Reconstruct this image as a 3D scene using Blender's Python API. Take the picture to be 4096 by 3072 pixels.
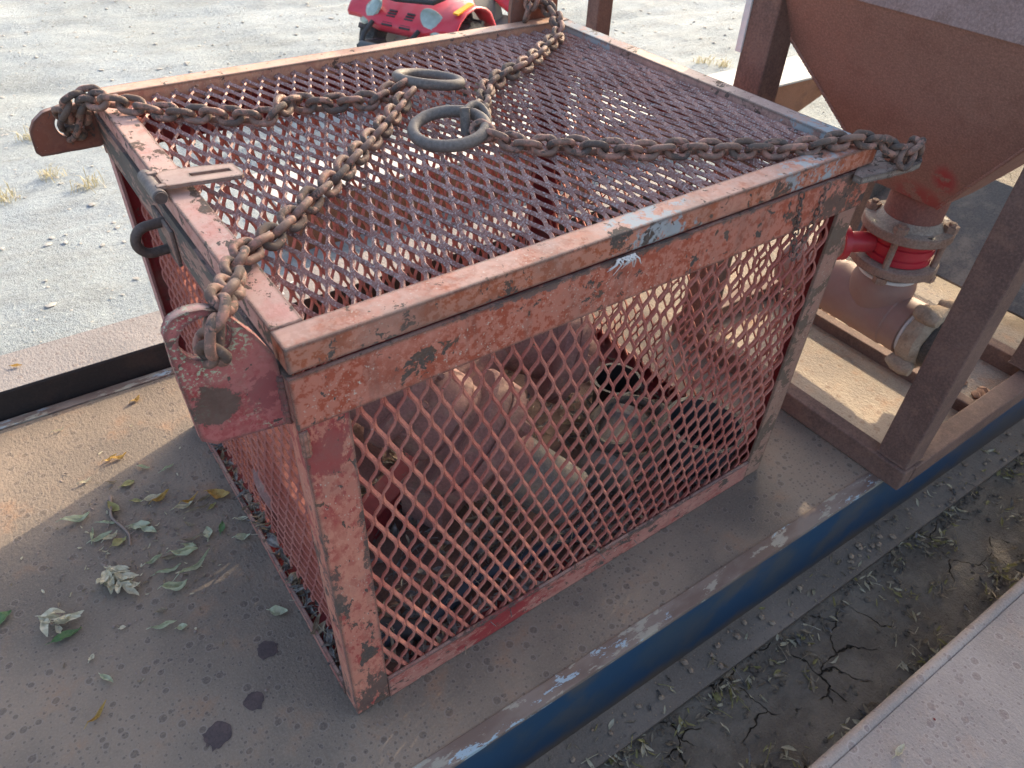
import bpy, math, random
from mathutils import Vector, Matrix, noise as mnoise
R = math.radians
random.seed(7)
for o in list(bpy.data.objects): bpy.data.objects.remove(o, do_unlink=True)
S = bpy.context.scene
COL = S.collection

# ------------------------------------------------------------------ camera
cam = bpy.data.cameras.new('camera'); co = bpy.data.objects.new('camera', cam); COL.objects.link(co)
co.location = (-.196, -.702, 1.470)
co.rotation_euler = (.861, -.040, -.618)
cam.sensor_width = 36; cam.lens = 26.0; cam.clip_start = .02; cam.clip_end = 500
cam.dof.use_dof = True; cam.dof.focus_distance = 1.25; cam.dof.aperture_fstop = 9
S.camera = co
# ------------------------------------------------------------------ sky, sun, exposure
SUN_EL, SUN_AZ = R(24), math.atan2(.947, .32)          # azimuth clockwise from +Y
w = bpy.data.worlds.new('World'); S.world = w; w.use_nodes = True
nt = w.node_tree; nt.nodes.clear()
sk = nt.nodes.new('ShaderNodeTexSky'); sk.sky_type = 'NISHITA'; sk.sun_disc = False
sk.sun_elevation = SUN_EL; sk.sun_rotation = SUN_AZ; sk.air_density = .88; sk.dust_density = 4.8; sk.ozone_density = .35
bg = nt.nodes.new('ShaderNodeBackground'); bg.inputs[1].default_value = .15
wo = nt.nodes.new('ShaderNodeOutputWorld')
nt.links.new(sk.outputs[0], bg.inputs[0]); nt.links.new(bg.outputs[0], wo.inputs[0])
sl = bpy.data.lights.new('sun', 'SUN'); sl.energy = 2.15; sl.angle = R(.6); sl.color = (1, .83, .60)
so = bpy.data.objects.new('sun', sl); COL.objects.link(so)
sd = Vector((math.sin(SUN_AZ)*math.cos(SUN_EL), math.cos(SUN_AZ)*math.cos(SUN_EL), math.sin(SUN_EL)))
so.rotation_euler = sd.to_track_quat('Z', 'Y').to_euler(); so.location = sd*20
S.view_settings.view_transform = 'Standard'; S.view_settings.look = 'None'
S.view_settings.exposure = 1.75; S.view_settings.gamma = 1
S.render.engine = 'CYCLES'

# ------------------------------------------------------------------ material kit
class T:
    """small node-building kit; every texture runs on object coordinates"""
    def __init__(s, name, rnd=True):
        s.m = bpy.data.materials.new(name); s.m.use_nodes = True
        s.t = s.m.node_tree; s.t.nodes.clear()
        s.out = s.n('OutputMaterial'); s.b = s.n('BsdfPrincipled')
        s.L(s.b.outputs[0], s.out.inputs[0])
        tc = s.n('TexCoord'); s.obj = tc.outputs['Object']; s.co = s.obj
        if rnd:
            oi = s.n('ObjectInfo'); k = s.n('VectorMath'); k.operation = 'MULTIPLY_ADD'
            cb = s.n('CombineXYZ')
            for i in range(3): s.L(oi.outputs['Random'], cb.inputs[i])
            s.L(cb.outputs[0], k.inputs[0]); k.inputs[1].default_value = (31, 17, 43); s.L(s.obj, k.inputs[2])
            s.co = k.outputs[0]; s.rand = oi.outputs['Random']
    def n(s, k): return s.t.nodes.new('ShaderNode'+k)
    def L(s, a, b): s.t.links.new(a, b)
    def put(s, sock, v):
        if isinstance(v, (int, float)): sock.default_value = v
        elif isinstance(v, tuple): sock.default_value = v if len(v) == 4 or sock.type == 'VECTOR' else v+(1,)
        else: s.L(v, sock)
    def noise(s, sc, det=4, ro=.55, co=None, dist=0, col=False):
        q = s.n('TexNoise'); q.inputs['Scale'].default_value = sc; q.inputs['Detail'].default_value = det
        q.inputs['Roughness'].default_value = ro; q.inputs['Distortion'].default_value = dist
        s.L(co or s.co, q.inputs['Vector']); return q.outputs[1 if col else 0]
    def vor(s, sc, feat='F1', co=None, dim='3D', rnd=1):
        q = s.n('TexVoronoi'); q.voronoi_dimensions = dim; q.feature = feat; q.inputs['Scale'].default_value = sc
        q.inputs['Randomness'].default_value = rnd
        s.L(co or s.co, q.inputs['Vector']); return q
    def scale(s, v, co=None):
        q = s.n('VectorMath'); q.operation = 'MULTIPLY'; s.L(co or s.co, q.inputs[0]); q.inputs[1].default_value = v; return q.outputs[0]
    def warp(s, co, sc, amt):
        nz = s.noise(sc, 3, .5, co, col=True); q = s.n('VectorMath'); q.operation = 'MULTIPLY_ADD'
        s.L(nz, q.inputs[0]); q.inputs[1].default_value = (amt,)*3; s.L(co, q.inputs[2]); return q.outputs[0]
    def step(s, v, a, b):
        q = s.n('MapRange'); q.interpolation_type = 'SMOOTHSTEP'; s.put(q.inputs[0], v); q.inputs[1].default_value = min(a, b); q.inputs[2].default_value = max(a, b)
        if a > b: q.inputs[3].default_value, q.inputs[4].default_value = 1, 0
        return q.outputs[0]
    def math(s, op, a, b=0):
        q = s.n('Math'); q.operation = op; s.put(q.inputs[0], a); s.put(q.inputs[1], b); return q.outputs[0]
    def mix(s, f, a, b):
        q = s.n('Mix'); q.data_type = 'RGBA'; s.put(q.inputs[0], f); s.put(q.inputs[6], a); s.put(q.inputs[7], b); return q.outputs[2]
    def near(s, c, r0, r1, sc=(1, 1, 1)):
        q = s.n('VectorMath'); q.operation = 'SUBTRACT'; s.L(s.obj, q.inputs[0]); q.inputs[1].default_value = c
        k = s.n('VectorMath'); k.operation = 'MULTIPLY'; s.L(q.outputs[0], k.inputs[0]); k.inputs[1].default_value = sc
        d = s.n('VectorMath'); d.operation = 'LENGTH'; s.L(k.outputs[0], d.inputs[0]); return s.step(d.outputs[1], r1, r0)
    def edge(s, rad, amt=1.0):
        bv = s.n('Bevel'); bv.samples = 3; bv.inputs[0].default_value = rad
        g = s.n('NewGeometry'); d = s.n('VectorMath'); d.operation = 'DOT_PRODUCT'
        s.L(bv.outputs[0], d.inputs[0]); s.L(g.outputs['Normal'], d.inputs[1])
        return s.step(d.outputs['Value'], .9985, .965)
    def bump(s, h, st=.3, dist=.002, prev=None):
        q = s.n('Bump'); q.inputs['Strength'].default_value = st; q.inputs['Distance'].default_value = dist
        s.L(h, q.inputs['Height'])
        if prev: s.L(prev, q.inputs['Normal'])
        return q.outputs[0]
    def fin(s, col, rough=.7, metal=0., nrm=None, spec=.35):
        s.put(s.b.inputs['Base Color'], col); s.put(s.b.inputs['Roughness'], rough); s.put(s.b.inputs['Metallic'], metal)
        s.b.inputs['Specular IOR Level'].default_value = spec
        if nrm: s.L(nrm, s.b.inputs['Normal'])
        return s.m

PINK, RED, BARE, RUST, BLUE = (.50, .22, .152), (.30, .075, .045), (.085, .068, .058), (.17, .085, .05), (.32, .39, .41)

def painted(name, a=PINK, b=RED, bare=BARE, chips=.58, mixat=.5, edges=True, speck=.66, patches=(), rust=.5, speckcol=(.55, .47, .38), stretch=(1, 1, 1), dirt=.42, small=.645, bleach=.62):
    t = T(name)
    c = t.scale(stretch)
    big = t.noise(5, 5, .6, c); mid = t.noise(16, 7, .68, c); fine = t.noise(70, 5, .7, c)
    vf = t.noise(260, 2, .6)
    f = t.math('ADD', t.math('MULTIPLY', big, .62), t.math('MULTIPLY', mid, .38))
    col = t.mix(t.step(f, mixat-.06, mixat+.05), a, b)
    fm = t.noise(95, 6, .75, c)
    col = t.mix(t.math('MULTIPLY', t.step(t.math('ADD', fm, t.math('MULTIPLY', mid, .5)), .78, .90), .45), col, b)
    col = t.mix(t.math('MULTIPLY', t.step(t.math('ADD', fine, t.math('MULTIPLY', big, .5)), .72, .80), .6), col, (a[0]*1.15, a[1]*1.25, a[2]*1.25))
    streak = t.noise(34, 5, .65, t.scale((1, 1, .12)))
    col = t.mix(t.math('MULTIPLY', t.step(streak, .54, .70), .30), col, (.16, .10, .08))
    # upward faces are bleached and dusty
    if bleach:
        g_ = t.n('NewGeometry'); z_ = t.n('SeparateXYZ'); t.L(g_.outputs['Normal'], z_.inputs[0])
        col = t.mix(t.math('MULTIPLY', t.math('MULTIPLY', t.step(z_.outputs[2], .6, .95), bleach), t.step(t.noise(13, 6, .7), .30, .58)), col, (.50, .375, .315))
    # dust and faded speckle
    sp = t.math('MULTIPLY', t.step(t.noise(230, 3, .6, c), speck-.03, speck+.02), t.step(t.noise(9, 3, .6), .42, .55))
    col = t.mix(sp, col, speckcol)
    for (ctr, r0, r1, sc, pc, th) in patches:
        mk = t.step(t.math('ADD', t.math('MULTIPLY', t.near(ctr, r0, r1, sc), .42), t.math('MULTIPLY', t.noise(34, 8, .78, c), 1.25)), th+.33, th+.37)
        col = t.mix(t.math('MULTIPLY', mk, .88), col, pc)
    # flaked-off paint
    w1 = t.warp(c, 30, .035)
    ch = t.step(t.noise(11, 8, .72, w1), chips, chips+.012)
    ch2 = t.math('MULTIPLY', t.step(t.noise(48, 4, .6, w1), small, small+.01), t.step(t.noise(4, 2, .5), .40, .5))
    ch = t.math('MAXIMUM', ch, ch2)
    if edges:
        e = t.math('MULTIPLY', t.edge(.008), t.step(t.math('ADD', mid, t.math('MULTIPLY', fine, .45)), .52, .62))
        ch = t.math('MAXIMUM', ch, e)
    bcol = t.mix(t.step(t.noise(22, 6, .7), .45, .6), bare, RUST)
    bcol = t.mix(rust, bare, bcol)
    bcol = t.mix(t.math('MULTIPLY', t.step(vf, .5, .7), .35), bcol, (.22, .17, .14))
    col = t.mix(ch, col, bcol)
    col = t.mix(t.math('MULTIPLY', t.step(t.noise(7, 6, .65), .48, .72), dirt), col, (.20, .15, .12))
    h = t.math('ADD', t.math('MULTIPLY', ch, -1.0), t.math('MULTIPLY', fine, .35))
    h = t.math('ADD', h, t.math('MULTIPLY', vf, .18))
    return t.fin(col, t.mix(ch, (.62,)*3, (.82,)*3), 0, t.bump(h, .55, .0012))

def rusty(name, a, b, c, sc=14, rough=.85, bump=.35, spots=None, grain=160, dabs=()):
    t = T(name)
    n1 = t.noise(sc*.28, 5, .6); n2 = t.noise(sc, 7, .7); n3 = t.noise(grain, 4, .7)
    col = t.mix(t.step(n1, .38, .62), a, b)
    col = t.mix(t.math('MULTIPLY', t.step(n2, .47, .68), .7), col, c)
    col = t.mix(t.math('MULTIPLY', t.step(n3, .45, .7), .35), col, tuple(x*1.7 for x in b))
    col = t.mix(t.math('MULTIPLY', t.step(n3, .5, .3), .35), col, tuple(x*.45 for x in a))
    if spots:
        col = t.mix(t.step(t.noise(sc*2.3, 5, .65), spots[1], spots[1]+.03), col, spots[0])
    for (ctr, r0, r1, sc_, pc) in dabs:
        col = t.mix(t.math('MULTIPLY', t.near(ctr, r0, r1, sc_), t.step(t.noise(24, 6, .7), .40, .52)), col, pc)
    h = t.math('ADD', n3, t.math('MULTIPLY', n2, .8))
    return t.fin(col, rough, 0, t.bump(h, bump, .0015))

def plain(name, col, rough=.5, var=.25, bump=.15, sc=30, dust=None, spec=.4):
    t = T(name)
    n1 = t.noise(sc, 5, .6); n2 = t.noise(sc*6, 3, .6)
    c = t.mix(t.math('MULTIPLY', n1, 1), tuple(x*(1-var) for x in col), tuple(min(1, x*(1+var)) for x in col))
    if dust: c = t.mix(t.math('MULTIPLY', t.step(t.noise(sc*.4, 6, .7), .38, .68), dust[1]), c, dust[0])
    return t.fin(c, rough, 0, t.bump(n2, bump, .001), spec)

def sheet_metal(name, base, base2, rustc, dropcol, rim, scale=40, dropsize=.34, stainat=.62):
    """horizontal plate with dried rain-drop marks, dust and rust bloom"""
    t = T(name, rnd=False)
    g = t.noise(2.2, 6, .6); m = t.noise(9, 7, .65); f = t.noise(220, 4, .65); ff = t.noise(60, 5, .7)
    col = t.mix(t.step(g, .36, .64), base, base2)
    col = t.mix(t.math('MULTIPLY', t.step(m, stainat-.1, stainat+.12), .75), col, rustc)
    col = t.mix(t.math('MULTIPLY', t.step(t.noise(1.1, 4, .6), .50, .66), .5), col, (base2[0]*1.35, base2[1]*1.3, base2[2]*1.25))
    flat = t.scale((1, 1, 0), t.obj); flat = t.warp(flat, 60, .004)
    for sc, ds, th in ((scale*.8, dropsize*.85, .66), (scale*1.9, dropsize*.8, .60)):
        v = t.vor(sc, 'F1', flat, '2D'); d = v.outputs['Distance']; rc = t.n('SeparateColor'); t.L(v.outputs['Color'], rc.inputs[0])
        rad = t.math('MULTIPLY', t.math('ADD', rc.outputs[0], .25), ds*.8)
        on = t.step(t.math('ADD', t.math('MULTIPLY', rc.outputs[1], .75), t.math('MULTIPLY', t.noise(2.6, 3, .5), .8)), th+.12, th+.16)
        k = t.math('DIVIDE', d, rad)
        disc = t.math('MULTIPLY', t.step(k, 1.0, .82), on); ring = t.math('MULTIPLY', t.math('MULTIPLY', t.step(k, .9, 1.02), t.step(k, 1.4, 1.1)), on)
        col = t.mix(t.math('MULTIPLY', disc, .52), col, dropcol); col = t.mix(t.math('MULTIPLY', ring, .40), col, rim)
    col = t.mix(t.math('MULTIPLY', t.step(f, .42, .7), .3), col, tuple(x*1.5 for x in base2))
    col = t.mix(t.math('MULTIPLY', t.step(ff, .55, .75), .35), col, tuple(x*.6 for x in base))
    h = t.math('ADD', t.math('MULTIPLY', f, .6), t.math('MULTIPLY', ff, 1.0)); h = t.math('ADD', h, t.math('MULTIPLY', t.noise(130, 3, .5, t.scale((1, .6, 1), t.obj)), 1.2))
    return t, col, t.bump(h, .75, .0026)

M = {}
M['rail'] = painted('faded_pink_rail', chips=.575, mixat=.53)
M['lid_front'] = painted('flaking_lid_rail', chips=.59, mixat=.47, b=(.37, .095, .04), patches=[((.62, -.0, .90), .0, .26, (1, 1, 1), BLUE, .655), ((1.0, 0, .91), .0, .3, (1, 1, 1), BLUE, .70)])
M['lid_back'] = painted('sunbleached_lid_rail', a=(.50, .26, .16), b=(.42, .20, .13), chips=.60, small=.66)
M['lid_left'] = painted('spalled_lid_rail', a=(.50, .25, .21), b=(.42, .17, .13), chips=.565, small=.60, stretch=(1.5, .8, 1))
M['lid_right'] = painted('grey_pink_lid_rail', a=(.40, .23, .19), b=(.30, .18, .15), chips=.57, patches=[((1.18, .95, .92), .1, .5, (1, 1, 1), BLUE, .66), ((1.18, .05, .92), .05, .35, (1, 1, 1), BLUE, .66)])
M['top_front'] = painted('red_top_rail', a=(.51, .20, .14), b=(.37, .085, .045), mixat=.46, chips=.60, small=.625, patches=[((.5, 0, .876), .0, .9, (1, 1, 40), (.13, .10, .09), .62), ((1.12, 0, .82), .0, .16, (1, 1, 1), (.10, .075, .06), .58)])
M['top_left'] = painted('stripped_top_rail', a=(.34, .17, .13), b=(.25, .12, .09), bare=(.10, .088, .078), chips=.47, stretch=(1, .45, 1.6), rust=.2)
M['post_near'] = painted('salmon_post', a=(.53, .215, .145), b=(.36, .065, .055), chips=.60, mixat=.53, stretch=(1, 1, .6), patches=[((.03, 0, .06), .0, .20, (1, 1, 1), BARE, .64), ((.005, 0, .45), .0, .5, (9, 1, 1), BARE, .70), ((.068, 0, .5), .0, .5, (14, 1, 1), BARE, .70), ((.03, 0, .74), .0, .12, (1, 1, 1), (.30, .05, .05), .58)])
M['post_side'] = painted('dusty_pink_post', a=(.46, .20, .18), b=(.40, .15, .13), chips=.61, mixat=.55, stretch=(1, 1, .5))
M['post_brown'] = painted('brown_bared_post', a=(.36, .19, .14), b=(.27, .15, .10), bare=(.15, .105, .075), chips=.53, rust=.3)
M['bottom'] = painted('chipped_bottom_rail', a=(.43, .19, .145), b=(.33, .08, .065), patches=[((.35, 0, .04), .0, .22, (1, 1, 1), (.28, .025, .03), .56), ((.8, 0, .07), .0, .5, (1, 1, 8), BARE, .70), ((.3, 0, .07), .0, .4, (1, 1, 8), BARE, .70)], chips=.57, stretch=(.6, .6, 1.2))
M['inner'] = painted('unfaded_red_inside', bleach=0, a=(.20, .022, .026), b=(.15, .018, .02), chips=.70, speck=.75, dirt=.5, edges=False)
M['lug'] = painted('speckled_lug', a=(.40, .125, .115), b=(.30, .05, .05), chips=.61, speck=.575, speckcol=(.42, .48, .33), patches=[((-.085, .02, .855), .0, .055, (1, 1, 1), (.085, .065, .05), .47), ((-.02, .02, .85), .01, .07, (1, 1, 1), (.26, .07, .07), .58)])
M['lug_plain'] = painted('brown_red_lug', a=(.25, .085, .05), b=(.22, .07, .045), chips=.61, speck=.72)
M['lug_grey'] = painted('bare_grey_lug', a=(.24, .20, .165), b=(.30, .15, .115), chips=.53, speck=.62, rust=.2)
def strand_mat(name, a, b, dark, chips, speck, sc=(.46, .40, .37)):
    t = T(name)
    n1 = t.noise(7, 4, .6); n2 = t.noise(55, 6, .7); n3 = t.noise(260, 3, .6)
    col = t.mix(t.step(n1, .4, .62), a, b)
    col = t.mix(t.step(n2, chips, chips+.03), col, dark)
    col = t.mix(t.math('MULTIPLY', t.step(n3, speck, speck+.05), .8), col, sc)
    col = t.mix(t.math('MULTIPLY', t.step(n3, .44, .34), .6), col, tuple(x*.35 for x in a))
    return t.fin(col, .75, 0, t.bump(t.math('ADD', n3, n2), .5, .001))
M['lid_mesh'] = strand_mat('mauve_mesh', (.25, .130, .108), (.36, .20, .165), (.10, .075, .068), .60, .55)
M['side_mesh'] = strand_mat('pink_mesh', (.46, .185, .140), (.39, .125, .098), (.12, .075, .06), .66, .68)
M['left_mesh'] = strand_mat('salmon_mesh', (.40, .16, .13), (.34, .12, .10), (.12, .075, .06), .66, .70)
M['chain'] = painted('rusty_chain', bleach=0, a=(.215, .125, .092), b=(.16, .10, .078), bare=(.095, .075, .065), chips=.52, edges=False, speck=.70, speckcol=(.34, .24, .19), dirt=.5, rust=.35, patches=[((0, 0, 0), .5, .6, (1, 1, 1), (.38, .19, .14), .735)])
M['ring'] = rusty('ring_steel', (.13, .115, .105), (.165, .14, .12), (.10, .08, .07), 18, .62, .3, ((.30, .10, .08), .74))
M['hasp'] = painted('hasp_paint', a=(.42, .27, .21), b=(.36, .21, .16), chips=.60, speck=.7)
M['bare'] = rusty('bare_steel', (.15, .125, .11), (.20, .165, .145), (.11, .08, .06), 20, .6)
M['staple'] = rusty('staple_steel', (.085, .065, .055), (.12, .085, .07), (.07, .05, .04), 20, .6)
M['hopper'] = rusty('hopper_rust', (.275, .150, .115), (.31, .172, .132), (.235, .122, .092), 9, .9, .3, None, 210, [((1.70, .06, .70), .01, .045, (1, 1, .45), (.36, .06, .055)), ((1.76, .12, .61), .02, .08, (1, .7, 1), (.34, .08, .065))])
M['hopper_rim'] = rusty('rim_rust_sky_tint', (.27, .19, .17), (.31, .22, .20), (.20, .13, .11), 14, .85)  # rust, with the lighter lilac of sky light painted into the upright rim
M['leg'] = rusty('dark_rust', (.125, .075, .060), (.165, .10, .078), (.21, .12, .085), 26, .8, .4)
M['pipe'] = plain('brown_primer_pipe', (.27, .155, .125), .62, .12, .2, 12, ((.33, .23, .18), .5))
M['flange'] = rusty('flange_rust', (.22, .13, .09), (.27, .175, .13), (.30, .25, .20), 11, .8, .25)
M['flange_top'] = rusty('flange_dust', (.27, .215, .17), (.36, .30, .24), (.22, .14, .10), 14, .85, .2)
M['valve_red'] = plain('valve_red', (.46, .02, .035), .35, .12, .05, 9, ((.42, .16, .13), .28), .5)
M['white'] = plain('chipped_white', (.62, .60, .57), .6, .2, .3, 40)
M['clay'] = rusty('dried_clay', (.30, .22, .16), (.36, .28, .20), (.20, .13, .085), 20, .95, .8)
M['hose_black'] = rusty('muddy_rubber', (.05, .045, .04), (.09, .08, .065), (.22, .17, .12), 6, .75)
M['red_dab'] = plain('red_paint_dab', (.38, .03, .03), .7, .3)
M['black'] = plain('black_plastic', (.022, .022, .024), .5, .3, .1, 30, ((.12, .11, .10), .25))
M['atv_grey'] = plain('dark_grey_plastic', (.06, .068, .075), .5, .2, .1, 20, ((.15, .15, .145), .35))
M['atv_red'] = plain('atv_red', (.62, .035, .06), .34, .08, .04, 6, ((.55, .17, .16), .35), .5)
M['tyre'] = plain('dusty_tyre', (.04, .04, .04), .85, .3, .4, 40, ((.22, .20, .18), .6))
M['yellow'] = plain('yellow_sticker', (.75, .36, .02), .5, .05)
M['lens'] = plain('headlight_lens', (.30, .37, .33), .08, .45, .03, 22, None, .9)
M['silver'] = plain('silver_part', (.5, .5, .5), .35, .1)
M['pump'] = rusty('pump_castiron', (.205, .105, .092), (.25, .13, .112), (.28, .19, .14), 18, .75, .6)
M['pump_grey'] = rusty('pump_grey', (.12, .11, .098), (.17, .155, .135), (.27, .20, .13), 14, .65, .5)
M['web_blue'] = None
M['stencil'] = plain('stencil_paint', (.6, .62, .62), .7, .1)
M['twig'] = plain('twig_bark', (.24, .185, .155), .85, .3, .5, 90)

t, col, nr = sheet_metal('deck_sheet', (.145, .118, .094), (.228, .178, .134), (.265, .150, .088), (.070, .054, .046), (.245, .212, .185))
M['deck'] = t.fin(col, .78, 0, nr, .3)
t, col, nr = sheet_metal('beam_sheet', (.185, .172, .168), (.23, .212, .205), (.20, .16, .145), (.14, .11, .10), (.33, .29, .27), 46, .36, .7)
M['beam'] = t.fin(col, .8, 0, nr, .3)
t, col, nr = sheet_metal('neighbour_sheet', (.27, .225, .20), (.34, .285, .25), (.36, .25, .19), (.20, .14, .125), (.45, .39, .35), 34, .36, .64)
M['plate2'] = t.fin(col, .8, 0, nr, .3)
t, col, nr = sheet_metal('hopper_floor_sheet', (.27, .225, .185), (.42, .34, .25), (.38, .20, .11), (.24, .15, .10), (.40, .33, .26), 30, .3, .58)
M['floor2'] = t.fin(col, .85, 0, nr, .3)
# deck edge strip: brown with light-blue remnants
t = T('edge_strip', rnd=False); st = t.scale((.35, 1, 1))
c = t.mix(t.step(t.noise(12, 5, .6, st), .42, .6), (.165, .115, .092), (.225, .175, .145))
c = t.mix(t.step(t.noise(26, 6, .7, st), .53, .58), c, (.33, .30, .24))
c = t.mix(t.math('MULTIPLY', t.step(t.noise(30, 6, .72, t.warp(st, 9, .03)), .565, .59), t.step(t.noise(2.5, 2, .5), .44, .52)), c, (.33, .42, .47))
M['strip'] = t.fin(c, .75, 0, t.bump(t.noise(90, 5, .7), .5, .002))
# blue web with rust bleeding up from below
t = T('blue_web', rnd=False); sx = t.n('SeparateXYZ'); t.L(t.obj, sx.inputs[0])
rise = t.math('ADD', sx.outputs[2], t.math('MULTIPLY', t.noise(5, 4, .6, t.scale((1, 1, .25), t.obj)), .11))
c = t.mix(t.step(t.noise(6, 4, .6), .4, .65), (.018, .060, .118), (.040, .068, .098))
c = t.mix(t.step(rise, -.150, -.215), c, (.125, .095, .070))
c = t.mix(t.math('MULTIPLY', t.step(t.noise(3, 5, .6), .5, .66), .55), c, (.10, .09, .085))
M['web_blue'] = t.fin(c, .6, 0, t.bump(t.noise(60, 4, .6), .25, .001))
# ground
t = T('pale_gravel_dirt', rnd=False)
n0 = t.noise(.55, 5, .6); n1 = t.noise(5, 7, .65, t.scale((.45, 1.6, 1), t.obj)); n2 = t.noise(38, 6, .7); n3 = t.noise(170, 3, .6)
sx = t.n('SeparateXYZ'); t.L(t.obj, sx.inputs[0])
yard = t.step(sx.outputs[1], 1.2, 1.5)
c = t.mix(t.step(n0, .35, .65), (.262, .295, .305), (.31, .35, .372))
c = t.mix(t.math('MULTIPLY', t.step(n1, .42, .66), .55), c, (.235, .25, .245))
c = t.mix(t.math('MULTIPLY', t.step(n2, .50, .70), .6), c, (.39, .43, .44))
c = t.mix(t.math('MULTIPLY', t.step(n2, .46, .32), .5), c, (.20, .21, .205))
mud = t.mix(t.step(t.noise(7, 6, .65), .4, .64), (.165, .140, .112), (.235, .205, .165))
ck = t.vor(7.5, 'DISTANCE_TO_EDGE', t.warp(t.scale((1, 1, 0), t.obj), 14, .075), '2D').outputs['Distance']
crk = t.math('MULTIPLY', t.step(ck, .020, .003), t.step(t.noise(5.5, 4, .6), .52, .60))
mud = t.mix(crk, mud, (.035, .028, .022)); mud = t.mix(t.math('MULTIPLY', t.step(n2, .5, .75), .5), mud, (.26, .23, .19))
c = t.mix(yard, mud, c)
h = t.math('ADD', t.math('MULTIPLY', n2, 1.0), t.math('MULTIPLY', n3, .5)); h = t.math('ADD', h, t.math('MULTIPLY', n1, 1.6)); h = t.math('SUBTRACT', h, t.math('MULTIPLY', t.math('MULTIPLY', crk, t.math('SUBTRACT', 1, yard)), 2.2))
M['ground'] = t.fin(c, .95, 0, t.bump(h, .9, .012), .15)
M['stone'] = rusty('pebble', (.34, .33, .31), (.42, .41, .38), (.27, .25, .22), 30, .9)
def leafmat(name, a, b, under=None):
    t = T(name)
    c = t.mix(t.step(t.noise(60, 5, .6), .35, .65), a, b)
    c = t.mix(t.math('MULTIPLY', t.step(t.noise(130, 4, .6), .6, .68), .6), c, tuple(x*.45 for x in a))
    q = t.n('BsdfTranslucent'); t.put(q.inputs[0], c); mx = t.n('MixShader'); mx.inputs[0].default_value = .25
    m = t.fin(c, .6, 0, t.bump(t.noise(180, 3, .5), .4, .001))
    t.L(t.b.outputs[0], mx.inputs[1]); t.L(q.outputs[0], mx.inputs[2]); t.L(mx.outputs[0], t.out.inputs[0]); return m
M['leaf_green'] = leafmat('leaf_pale_green', (.38, .41, .26), (.53, .55, .39))
M['leaf_deep'] = leafmat('leaf_deep_green', (.10, .18, .07), (.16, .25, .11))
M['leaf_yellow'] = leafmat('leaf_ochre', (.42, .24, .06), (.52, .36, .12))
M['leaf_cream'] = leafmat('leaf_cream', (.52, .47, .32), (.66, .61, .46))
M['leaf_olive'] = leafmat('leaf_olive', (.30, .27, .10), (.40, .36, .16))
M['leaf_grey'] = leafmat('leaf_grey_dry', (.10, .092, .084), (.30, .28, .26))
M['leaf_tan'] = leafmat('leaf_tan_dry', (.24, .19, .13), (.38, .32, .23))
M['grass_dry'] = leafmat('dry_grass', (.40, .34, .19), (.50, .45, .28))
M['stain'] = rusty('dark_stain', (.050, .036, .036), (.066, .046, .044), (.11, .07, .06), 60, .55, .5)
M['berry'] = plain('berry', (.2, .02, .02), .4, .3)

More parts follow.
